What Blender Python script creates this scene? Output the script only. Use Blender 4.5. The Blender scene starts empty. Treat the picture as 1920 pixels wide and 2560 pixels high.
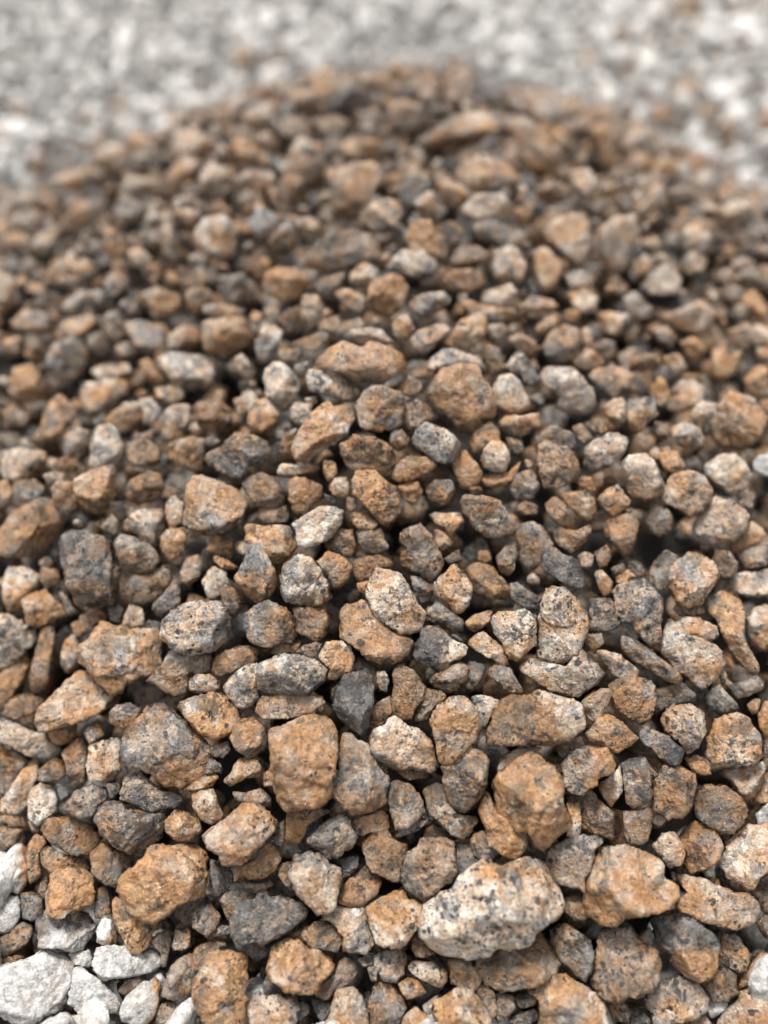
import bpy, bmesh, math, random
import numpy as np
from mathutils import Vector, Matrix

scene = bpy.context.scene
R = math.radians

# ---------------------------------------------------------------- camera
CAM_H = 0.285
PITCH = 46.0                     # degrees below the horizon
FPX = 2500.0                     # focal length in photo pixels (1920 x 2560)
W_PX, H_PX = 1920.0, 2560.0
cam_data = bpy.data.cameras.new('camera')
cam = bpy.data.objects.new('camera', cam_data)
scene.collection.objects.link(cam)
scene.camera = cam
cam.location = (0.0, 0.0, CAM_H)
cam.rotation_euler = (R(90 - PITCH), 0.0, 0.0)
cam_data.sensor_fit = 'VERTICAL'
cam_data.sensor_height = 24.0
cam_data.lens = 24.0 * FPX / H_PX
cam_data.clip_start = 0.01
cam_data.clip_end = 100.0
cam_data.dof.use_dof = True
cam_data.dof.focus_distance = 0.271
cam_data.dof.aperture_fstop = 2.8
scene.render.resolution_x = 768
scene.render.resolution_y = 1024

# ---------------------------------------------------------------- world: bright overcast sky
SUN_EL, SUN_AZ = 74.0, -35.0       # azimuth measured from +Y (beyond the heap) towards +X
world = bpy.data.worlds.new('World')
scene.world = world
world.use_nodes = True
wn = world.node_tree
wn.nodes.clear()
sky = wn.nodes.new('ShaderNodeTexSky')
sky.sky_type = 'NISHITA'
sky.sun_disc = False
sky.sun_elevation = R(SUN_EL)
sky.sun_rotation = R(SUN_AZ)
sky.air_density = 1.0
sky.dust_density = 5.0
sky.ozone_density = 1.0
hsv = wn.nodes.new('ShaderNodeHueSaturation')   # cloud cover takes most of the blue out of the sky
hsv.inputs['Saturation'].default_value = 0.12
bg = wn.nodes.new('ShaderNodeBackground')
bg.inputs['Strength'].default_value = 0.08
wo = wn.nodes.new('ShaderNodeOutputWorld')
wn.links.new(sky.outputs[0], hsv.inputs['Color'])
wn.links.new(hsv.outputs[0], bg.inputs['Color'])
wn.links.new(bg.outputs[0], wo.inputs['Surface'])

sun_data = bpy.data.lights.new('sun', 'SUN')
sun_data.energy = 1.5
sun_data.angle = R(11)
sun_data.color = (1.0, 0.965, 0.92)
sun = bpy.data.objects.new('sun', sun_data)
scene.collection.objects.link(sun)
sd = Vector((math.sin(R(SUN_AZ)) * math.cos(R(SUN_EL)), math.cos(R(SUN_AZ)) * math.cos(R(SUN_EL)), math.sin(R(SUN_EL))))
sun.rotation_euler = sd.to_track_quat('Z', 'Y').to_euler()

scene.view_settings.view_transform = 'Standard'
scene.view_settings.look = 'None'
scene.view_settings.exposure = 1.54
scene.view_settings.gamma = 1.0
scene.view_settings.use_curve_mapping = False
scene.cycles.max_bounces = 5
scene.cycles.diffuse_bounces = 2
scene.cycles.glossy_bounces = 2
scene.cycles.transmission_bounces = 0
scene.cycles.use_denoising = True

# ---------------------------------------------------------------- materials
class NT:
    def __init__(s, name):
        s.mat = bpy.data.materials.new(name)
        s.mat.use_nodes = True
        s.t = s.mat.node_tree
        s.t.nodes.clear()
        s.coord = None
    def node(s, typ, **kw):
        n = s.t.nodes.new(typ)
        for k, v in kw.items():
            setattr(n, k, v)
        return n
    def link(s, a, b):
        s.t.links.new(a, b)
    def setin(s, n, key, v):
        if hasattr(v, 'is_linked') or isinstance(v, bpy.types.NodeSocket):
            s.link(v, n.inputs[key])
        else:
            n.inputs[key].default_value = v
    def noise(s, scale, detail=3, rough=0.55, vec=None, dist=0.0):
        n = s.node('ShaderNodeTexNoise')
        n.inputs['Scale'].default_value = scale
        n.inputs['Detail'].default_value = detail
        n.inputs['Roughness'].default_value = rough
        n.inputs['Distortion'].default_value = dist
        s.link(vec or s.coord, n.inputs['Vector'])
        return n.outputs['Fac']
    def voro(s, scale, vec=None, out='Distance', feature='F1'):
        n = s.node('ShaderNodeTexVoronoi')
        n.feature = feature
        n.inputs['Scale'].default_value = scale
        s.link(vec or s.coord, n.inputs['Vector'])
        return n.outputs[out]
    def math(s, op, a, b=0.0, c=None, clamp=False):
        n = s.node('ShaderNodeMath', operation=op, use_clamp=clamp)
        s.setin(n, 0, a); s.setin(n, 1, b)
        if c is not None: s.setin(n, 2, c)
        return n.outputs[0]
    def step(s, v, lo, hi, inv=False):
        n = s.node('ShaderNodeMapRange', interpolation_type='SMOOTHSTEP')
        s.setin(n, 'Value', v); s.setin(n, 'From Min', lo); s.setin(n, 'From Max', hi)
        n.inputs['To Min'].default_value = 1.0 if inv else 0.0
        n.inputs['To Max'].default_value = 0.0 if inv else 1.0
        return n.outputs[0]
    def mix(s, f, a, b):
        n = s.node('ShaderNodeMix', data_type='RGBA')
        s.setin(n, 0, f)
        for i, v in ((6, a), (7, b)):
            if isinstance(v, tuple): n.inputs[i].default_value = (*v, 1.0)
            else: s.link(v, n.inputs[i])
        return n.outputs[2]

def granite(name):
    m = NT(name)
    tc = m.node('ShaderNodeTexCoord')
    at = m.node('ShaderNodeAttribute', attribute_name='seed')
    tone = m.node('ShaderNodeAttribute', attribute_name='tone')
    sep = m.node('ShaderNodeSeparateColor')
    m.link(tone.outputs['Color'], sep.inputs[0])
    grey, stain, light = sep.outputs[0], sep.outputs[1], sep.outputs[2]
    dusty = m.math('MAXIMUM', tone.outputs['Alpha'], 0.0)
    flecked = m.math('MAXIMUM', m.math('MULTIPLY', tone.outputs['Alpha'], -1.0), 0.0)
    va = m.node('ShaderNodeVectorMath', operation='ADD')
    m.link(tc.outputs['Object'], va.inputs[0]); m.link(at.outputs['Vector'], va.inputs[1])
    p0 = va.outputs[0]
    m.coord = p0
    # slight warp so that the mineral grains are not round
    wn_ = m.node('ShaderNodeTexNoise'); wn_.inputs['Scale'].default_value = 240; wn_.inputs['Detail'].default_value = 2
    m.link(p0, wn_.inputs['Vector'])
    ws = m.node('ShaderNodeVectorMath', operation='SCALE'); m.link(wn_.outputs['Color'], ws.inputs[0]); ws.inputs['Scale'].default_value = 0.0035
    wa = m.node('ShaderNodeVectorMath', operation='ADD'); m.link(p0, wa.inputs[0]); m.link(ws.outputs[0], wa.inputs[1])
    pw = wa.outputs[0]
    # feldspar: cream to pink-tan, grain by grain
    n1 = m.noise(360, 5, 0.68)
    cells = m.voro(560, pw, 'Color')
    sc = m.node('ShaderNodeSeparateColor'); m.link(cells, sc.inputs[0])
    cr, cg, cb = sc.outputs[0], sc.outputs[1], sc.outputs[2]
    f0 = m.math('ADD', m.math('MULTIPLY', n1, 0.72), m.math('MULTIPLY', cr, 0.28))
    base = m.mix(m.step(f0, 0.30, 0.74), (0.40, 0.28, 0.19), (0.70, 0.57, 0.44))
    # white feldspar crystals
    wh = m.math('ADD', m.math('MULTIPLY', m.noise(130, 4, 0.65, vec=pw), 0.7), m.math('MULTIPLY', m.noise(520, 3, 0.6), 0.3))
    wthr = m.math('SUBTRACT', 0.68, m.math('MULTIPLY', light, 0.19))
    wm = m.step(wh, wthr, m.math('ADD', wthr, 0.05))
    base = m.mix(m.math('MULTIPLY', wm, 0.8), base, (0.72, 0.67, 0.60))
    # smoky translucent quartz patches with soft ragged edges
    q = m.math('ADD', m.math('MULTIPLY', m.noise(112, 4, 0.62, vec=pw, dist=0.5), 0.66), m.math('MULTIPLY', m.noise(430, 4, 0.65, vec=pw), 0.34))
    qthr = m.math('SUBTRACT', 0.600, m.math('MULTIPLY', grey, 0.135))
    qm = m.step(q, qthr, m.math('ADD', qthr, 0.04))
    qc = m.mix(m.step(m.noise(300, 5, 0.7), 0.33, 0.68), (0.075, 0.073, 0.072), (0.42, 0.405, 0.385))
    base = m.mix(m.math('MULTIPLY', qm, 0.86), base, qc)
    # small grey grains
    gthr = m.math('SUBTRACT', 0.90, m.math('MULTIPLY', grey, 0.30))
    gm = m.math('MULTIPLY', m.step(cg, gthr, m.math('ADD', gthr, 0.05)), m.step(m.noise(150, 2, 0.5), 0.42, 0.6))
    base = m.mix(m.math('MULTIPLY', gm, 0.5), base, (0.18, 0.172, 0.165))
    # black mica specks of uneven size, gathered in places
    near = m.noise(85, 3, 0.6)
    for sc_v, thr_d, thr_w, idx in ((900, 0.42, 0.84, 0), (480, 0.46, 0.88, 1)):
        v2 = m.voro(sc_v, pw)
        s2 = m.node('ShaderNodeSeparateColor'); m.link(m.voro(sc_v, pw, 'Color'), s2.inputs[0])
        where = m.math('ADD', s2.outputs[idx], m.math('MULTIPLY', m.math('SUBTRACT', near, 0.52), 1.7))
        where = m.math('ADD', where, m.math('MULTIPLY', flecked, 0.30))
        rad = m.math('MULTIPLY', s2.outputs[2], thr_d)
        bm_ = m.math('MULTIPLY', m.step(v2, rad, m.math('ADD', rad, 0.14), True), m.step(where, thr_w, thr_w + 0.05))
        base = m.mix(m.math('MULTIPLY', bm_, 0.88), base, (0.016, 0.015, 0.016))
    # dark schlieren
    dk = m.step(m.math('ADD', m.math('MULTIPLY', m.noise(120, 5, 0.7, dist=1.2), 0.6), m.math('MULTIPLY', m.noise(600, 3, 0.6), 0.4)), m.math('SUBTRACT', 0.63, m.math('MULTIPLY', grey, 0.11)), m.math('SUBTRACT', 0.665, m.math('MULTIPLY', grey, 0.11)))
    base = m.mix(m.math('MULTIPLY', dk, 0.85), base, (0.045, 0.042, 0.042))
    # iron stain: a thin orange-brown film tinting whatever lies under it
    st = m.math('ADD', m.math('MULTIPLY', m.noise(118, 4, 0.6, dist=0.35), 0.78), m.math('MULTIPLY', m.noise(520, 4, 0.65), 0.22))
    thr = m.math('SUBTRACT', 0.70, m.math('MULTIPLY', stain, 0.34))
    sm = m.step(st, m.math('SUBTRACT', thr, 0.10), m.math('ADD', thr, 0.08))
    tint = m.mix(m.noise(260, 4, 0.7), (0.70, 0.41, 0.175), (1.0, 0.715, 0.425))
    tm = m.node('ShaderNodeMix', data_type='RGBA', blend_type='MULTIPLY')
    m.link(m.math('MULTIPLY', sm, 0.96), tm.inputs[0]); m.link(base, tm.inputs[6]); m.link(tint, tm.inputs[7])
    base = tm.outputs[2]
    fines = m.step(m.noise(1500, 3, 0.7), 0.25, 0.75)
    lumv = m.math('ADD', 0.62, m.math('MULTIPLY', fines, 0.64))
    # overall lightness of each stone
    g = m.node('ShaderNodeMix', data_type='RGBA', blend_type='MULTIPLY')
    g.inputs[0].default_value = 1.0
    lum = m.math('MULTIPLY', m.math('ADD', 0.34, m.math('MULTIPLY', light, 0.60)), lumv)
    comb = m.node('ShaderNodeCombineColor')
    for i in range(3): m.link(lum, comb.inputs[i])
    m.link(base, g.inputs[6]); m.link(comb.outputs[0], g.inputs[7])
    base = g.outputs[2]
    # pale dusty stone of the yard (alpha of the tone attribute)
    dn = m.noise(520, 5, 0.7)
    dn2 = m.noise(120, 3, 0.6)
    dust = m.mix(m.step(dn, 0.36, 0.64), (0.42, 0.405, 0.385), (0.82, 0.80, 0.765))
    dust = m.mix(m.math('MULTIPLY', m.step(m.noise(1500, 3, 0.7), 0.5, 0.62), 0.35), dust, (0.26, 0.255, 0.25))
    dust = m.mix(m.math('MULTIPLY', m.step(dn2, 0.52, 0.70), 0.55), dust, (0.46, 0.36, 0.27))
    dust = m.mix(m.math('MULTIPLY', m.step(m.noise(160, 3, 0.6, dist=0.5), 0.6, 0.68), m.math('ADD', 0.25, m.math('MULTIPLY', grey, 0.6))), dust, (0.22, 0.215, 0.21))
    g2 = m.node('ShaderNodeMix', data_type='RGBA', blend_type='MULTIPLY'); g2.inputs[0].default_value = 1.0
    lum2 = m.math('ADD', 0.45, m.math('MULTIPLY', light, 0.55))
    c2 = m.node('ShaderNodeCombineColor')
    for i in range(3): m.link(lum2, c2.inputs[i])
    m.link(dust, g2.inputs[6]); m.link(c2.outputs[0], g2.inputs[7])
    base = m.mix(dusty, base, g2.outputs[2])
    bs = m.node('ShaderNodeBsdfPrincipled')
    m.link(base, bs.inputs['Base Color'])
    # damp film: glossy in patches and on the crystals
    wet = m.step(m.noise(70, 3, 0.6), 0.36, 0.62)
    ro = m.math('SUBTRACT', 0.44, m.math('MULTIPLY', wet, 0.26))
    ro = m.math('SUBTRACT', ro, m.math('MULTIPLY', qm, 0.10))
    ro = m.math('ADD', ro, m.math('MULTIPLY', dusty, 0.45), clamp=True)
    m.link(ro, bs.inputs['Roughness'])
    bs.inputs['IOR'].default_value = 1.5
    m.link(m.math('SUBTRACT', 0.55, m.math('MULTIPLY', dusty, 0.4)), bs.inputs['Specular IOR Level'])
    bs.inputs['Coat Roughness'].default_value = 0.10
    bs.inputs['Coat IOR'].default_value = 1.5
    m.link(m.math('MULTIPLY', m.math('MULTIPLY', m.step(m.noise(150, 4, 0.65), 0.42, 0.58), 1.0), m.math('SUBTRACT', 1.0, dusty)), bs.inputs['Coat Weight'])
    # relief: chips, grain and crystals
    b1 = m.node('ShaderNodeBump'); b1.inputs['Strength'].default_value = 0.7; b1.inputs['Distance'].default_value = 0.0020
    m.link(m.noise(260, 5, 0.62, dist=0.5), b1.inputs['Height'])
    b2 = m.node('ShaderNodeBump'); b2.inputs['Strength'].default_value = 0.85; b2.inputs['Distance'].default_value = 0.0009
    hh = m.math('ADD', m.noise(1100, 4, 0.7), m.math('MULTIPLY', cb, 1.0))
    m.link(hh, b2.inputs['Height']); m.link(b1.outputs[0], b2.inputs['Normal'])
    m.link(b2.outputs[0], bs.inputs['Normal'])
    m.link(b2.outputs[0], bs.inputs['Coat Normal'])
    o = m.node('ShaderNodeOutputMaterial')
    m.link(bs.outputs[0], o.inputs['Surface'])
    return m.mat

GRANITE = granite('damp_granite')

def base_layer(name, c1, c2):
    m = NT(name)
    tc = m.node('ShaderNodeTexCoord'); m.coord = tc.outputs['Object']
    bs = m.node('ShaderNodeBsdfPrincipled'); bs.inputs['Roughness'].default_value = 0.9
    m.link(m.mix(m.noise(140, 5, 0.7), c1, c2), bs.inputs['Base Color'])
    b = m.node('ShaderNodeBump'); b.inputs['Distance'].default_value = 0.003; b.inputs['Strength'].default_value = 0.8
    m.link(m.noise(220, 5, 0.7), b.inputs['Height']); m.link(b.outputs[0], bs.inputs['Normal'])
    o = m.node('ShaderNodeOutputMaterial'); m.link(bs.outputs[0], o.inputs['Surface'])
    return m.mat
GAP_SHADE = base_layer('gap_shade', (0.006, 0.005, 0.004), (0.028, 0.021, 0.016))  # near-black, so the core paints the shade between the stones
GROUND = base_layer('pale_grit', (0.09, 0.085, 0.08), (0.24, 0.23, 0.215))

# ---------------------------------------------------------------- the heap's shape
HX, HY = 0.020, 0.420                 # centre of the heap
_rw = np.random.RandomState(5)
BUMPS = [(_rw.normal(size=2) * 34.0, _rw.uniform(0, 6.28), 0.0022) for _ in range(8)]

def heap_mask(x, y):           # 1 at the centre, 0 on the outline of the heap's footprint
    dx, dy = x - HX, y - HY
    bk = 1 / (1 + np.exp(-dy / 0.04))
    rx = np.where(dx < 0, 0.276 - 0.038 * bk, 0.268 - 0.051 * bk); ry = np.where(dy < 0, 0.345, 0.21)
    return 1.0 - np.sqrt((dx / rx) ** 2 + (dy / ry) ** 2)

def heap_z(x, y):
    x = np.asarray(x, float); y = np.asarray(y, float)
    dx, dy = x - HX, y - HY
    m = heap_mask(x, y)
    # metres in from the outline, along the radius
    rad = np.sqrt(dx * dx + dy * dy)
    s = m * np.where(m < 0.98, rad / np.maximum(1 - m, 0.02), 0.25)
    side = 0.74 * s                                       # tipped gravel lies at its angle of repose
    dome = 0.054 + 0.044 * np.exp(-((dx + 0.008) / 0.130) ** 2 - ((dy + 0.05) / 0.20) ** 2)
    dome = dome + 0.013 * np.exp(-((dx + 0.015) / 0.050) ** 2 - ((dy + 0.180) / 0.050) ** 2)   # a shoulder at the front of the crest
    k = 0.012
    z = -k * np.log(np.exp(-np.clip(side, -0.2, 0.4) / k) + np.exp(-dome / k))
    z = 0.006 * np.log1p(np.exp(np.clip(z / 0.006, -30, 30)))
    for kk, ph, a in BUMPS:
        z = z + a * np.sin(kk[0] * x + kk[1] * y + ph) * np.clip(s * 12, 0, 1)
    return z

# camera rays in world axes
cp, sp = math.cos(R(PITCH)), math.sin(R(PITCH))
CR = np.array([1.0, 0, 0]); CU = np.array([0, sp, cp]); CF = np.array([0, cp, -sp])
CO = np.array([0, 0, CAM_H])
def ray(u, v):
    d = CF + CR * ((u - W_PX / 2) / FPX) + CU * ((H_PX / 2 - v) / FPX)
    return d / np.linalg.norm(d)
def project(p):
    q = np.asarray(p) - CO
    z = q @ CF
    return W_PX / 2 + FPX * (q @ CR) / z, H_PX / 2 - FPX * (q @ CU) / z, z
def hit(u, v):
    d = ray(u, v)
    ts = np.linspace(0.12, 3.0, 2400)
    p = CO + ts[:, None] * d
    below = p[:, 2] < heap_z(p[:, 0], p[:, 1])
    i = int(np.argmax(below)) if below.any() else len(ts) - 1
    return CO + ts[i] * d, d, ts[i]

# ---------------------------------------------------------------- stone geometry
_ico = {}
def ico(n):
    if n not in _ico:
        b = bmesh.new()
        bmesh.ops.create_icosphere(b, subdivisions=n, radius=1.0)
        v = np.array([x.co[:] for x in b.verts]); f = np.array([[q.index for q in p.verts] for p in b.faces])
        b.free()
        v /= np.linalg.norm(v, axis=1)[:, None]
        _ico[n] = (v, f)
    return _ico[n]

def waves(rng, d, freq, n=9):
    k = rng.normal(size=(n, 3)) * freq
    ph = rng.uniform(0, 6.283, n)
    return np.sin(d @ k.T + ph).sum(1) / math.sqrt(n)

def ridged(rng, d, freq, n=7):
    return 0.5 - np.abs(waves(rng, d, freq, n))

def poly_radius(poly, th):
    # distance from the origin to a (star-shaped) outline along the angles th
    P = np.asarray(poly); Q = np.roll(P, -1, axis=0)
    c, s = np.cos(th), np.sin(th)
    out = np.full_like(th, 1e9)
    for (ax, ay), (bx, by) in zip(P, Q):
        ex, ey = bx - ax, by - ay
        den = c * ey - s * ex
        den = np.where(np.abs(den) < 1e-9, 1e-9, den)
        t = (ax * ey - ay * ex) / den
        w = (ax * s - ay * c) / den
        ok = (t > 0) & (w >= -1e-6) & (w <= 1 + 1e-6)
        out = np.where(ok & (t < out), t, out)
    bad = out > 1e8
    if bad.any(): out[bad] = np.sqrt((P ** 2).sum(1)).mean() * 0.8
    return out

def stone_shape(rng, poly, level, depth=None, rough=1.0):
    """vertices of one broken stone: outline poly in the x-y plane, z towards the viewer side"""
    d, f = ico(level)
    P = np.asarray(poly)
    area = 0.5 * abs(np.sum(P[:, 0] * np.roll(P[:, 1], -1) - P[:, 1] * np.roll(P[:, 0], -1)))
    size = math.sqrt(area)
    H = depth or min(size, 0.026) * rng.uniform(0.50, 0.68)
    th = np.arctan2(d[:, 1], d[:, 0])
    tt = np.linspace(-math.pi, math.pi, 721)
    rad = poly_radius(P, tt)
    k = np.hanning(7); k /= k.sum()
    rad = np.convolve(np.concatenate([rad[-9:-1], rad, rad[1:9]]), k, 'same')[8:-8]
    kn = rng.randint(16, 30)          # jagged broken rim
    kx = np.sort(rng.uniform(-math.pi, math.pi, kn)); ky = rng.uniform(-0.055, 0.045, kn)
    rad = rad * (1 + np.interp(tt, np.concatenate([kx - 2 * math.pi, kx, kx + 2 * math.pi]), np.tile(ky, 3)))
    Rp = np.interp(th, tt, rad)
    dxy = np.sqrt(d[:, 0] ** 2 + d[:, 1] ** 2)
    pw = 7.0
    r = 1.0 / ((dxy / Rp) ** pw + (np.abs(d[:, 2]) / H) ** pw) ** (1 / pw)
    v = d * r[:, None]
    # fracture planes
    # broad broken faces rising from the rim to sharp ridges, on the side that shows and underneath
    a0 = rng.uniform(0, 6.283)
    planes = []
    for side in (1, -1):
        nf = rng.randint(3, 6) if side > 0 else 3
        for i in range(nf):
            az = a0 + side * 6.283 * i / nf + rng.uniform(-0.5, 0.5)
            ax = np.array([math.cos(az), math.sin(az)])
            Rz = (P @ ax).max()
            rise = H * rng.choice([rng.uniform(0.25, 0.6), rng.uniform(0.7, 1.5)])
            tilt = math.atan2(rise, Rz)
            n = np.array([math.sin(tilt) * ax[0], math.sin(tilt) * ax[1], side * math.cos(tilt)])
            planes.append((n, n[:2] @ ax * Rz * rng.uniform(0.9, 1.0) + abs(n[2]) * H * rng.uniform(-0.05, 0.38)))
        n = rng.normal(size=3) * 0.26; n[2] = side; n /= np.linalg.norm(n)
        planes.append((n, H * rng.uniform(0.62, 0.92)))
    for i in range(3):
        n = rng.normal(size=3); n[2] = abs(n[2]) + 0.2; n /= np.linalg.norm(n)
        planes.append((n, None))
    for n, c in planes:
        s = v @ n
        if c is None: c = s.max() * rng.uniform(0.86, 0.95)
        m = s > c
        if c <= 0 or not m.any(): continue
        v[m] *= (c / np.maximum(s[m], 1e-9))[:, None]
    # irregular relief
    e = size
    rel = v / e
    disp = 0.006 * waves(rng, rel, 3.4) + 0.010 * ridged(rng, rel, 8.5) + 0.016 * ridged(rng, rel, 19.0)
    if level > 3:   # stepped chips and grit
        disp = disp + 0.018 * np.tanh(waves(rng, rel, 5.0, 6) * 16.0) + 0.011 * np.tanh(waves(rng, rel, 12.0, 6) * 12.0)
        disp = disp + 0.013 * ridged(rng, rel, 38.0) + 0.006 * waves(rng, rel, 66.0, 12)
    v = v + d * (disp * e * rough)[:, None]
    return v, f, size, H

TONES = {'o': (0.46, 0.72, 0.66, 0), 'b': (0.72, 0.70, 0.34, 0), 'p': (0.52, 0.56, 0.74, 0), 'g': (0.84, 0.54, 0.36, 0),
         'k': (1.00, 0.30, 0.06, 0), 'w': (0.74, 0.36, 0.80, 0), 'l': (0.15, 0.0, 1.0, 1.0), 'd': (0.45, 0.0, 0.62, 1.0)}

def make_mesh(name, v, f, tone, seed, mat=None, smooth=True):
    me = bpy.data.meshes.new(name)
    nv, nf = len(v), len(f)
    me.vertices.add(nv); me.vertices.foreach_set('co', v.astype(np.float32).ravel())
    me.loops.add(nf * 3); me.loops.foreach_set('vertex_index', f.astype(np.int32).ravel())
    me.polygons.add(nf)
    me.polygons.foreach_set('loop_start', np.arange(0, nf * 3, 3, dtype=np.int32))
    me.polygons.foreach_set('loop_total', np.full(nf, 3, dtype=np.int32))
    me.update(calc_edges=True)
    me.polygons.foreach_set('use_smooth', np.full(nf, smooth, dtype=bool))
    if tone is not None:
        a = me.attributes.new('tone', 'FLOAT_COLOR', 'POINT')
        t = np.broadcast_to(np.asarray(tone, np.float32), (nv, 4))
        a.data.foreach_set('color', np.ascontiguousarray(t).ravel())
        b = me.attributes.new('seed', 'FLOAT_VECTOR', 'POINT')
        s = np.broadcast_to(np.asarray(seed, np.float32), (nv, 3))
        b.data.foreach_set('vector', np.ascontiguousarray(s).ravel())
    me.materials.append(mat or GRANITE)
    me.validate()
    return me

def link(name, me, **props):
    o = bpy.data.objects.new(name, me)
    scene.collection.objects.link(o)
    for k, v in props.items():
        if v: o[k] = v
    return o

# ---------------------------------------------------------------- the setting: yard ground and a near-black core painting shade into the heap's gaps
me = bpy.data.meshes.new('ground')
S = 8.0
me.from_pydata([(-S, -S, -0.016), (S, -S, -0.016), (S, S, -0.016), (-S, S, -0.016)], [], [(0, 1, 2, 3)])
me.materials.append(GROUND)
link('ground', me, kind='structure')

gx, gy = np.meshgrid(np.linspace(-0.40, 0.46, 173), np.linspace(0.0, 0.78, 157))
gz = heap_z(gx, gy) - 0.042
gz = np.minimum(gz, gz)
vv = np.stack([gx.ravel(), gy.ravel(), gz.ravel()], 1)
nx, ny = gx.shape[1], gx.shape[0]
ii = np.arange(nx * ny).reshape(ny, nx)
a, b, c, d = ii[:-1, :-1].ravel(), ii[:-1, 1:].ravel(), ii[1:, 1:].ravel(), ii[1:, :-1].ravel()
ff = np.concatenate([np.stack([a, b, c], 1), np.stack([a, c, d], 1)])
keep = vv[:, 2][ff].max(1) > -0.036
link('heap_core', make_mesh('heap_core', vv, ff[keep], None, None, GAP_SHADE), kind='structure')

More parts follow.
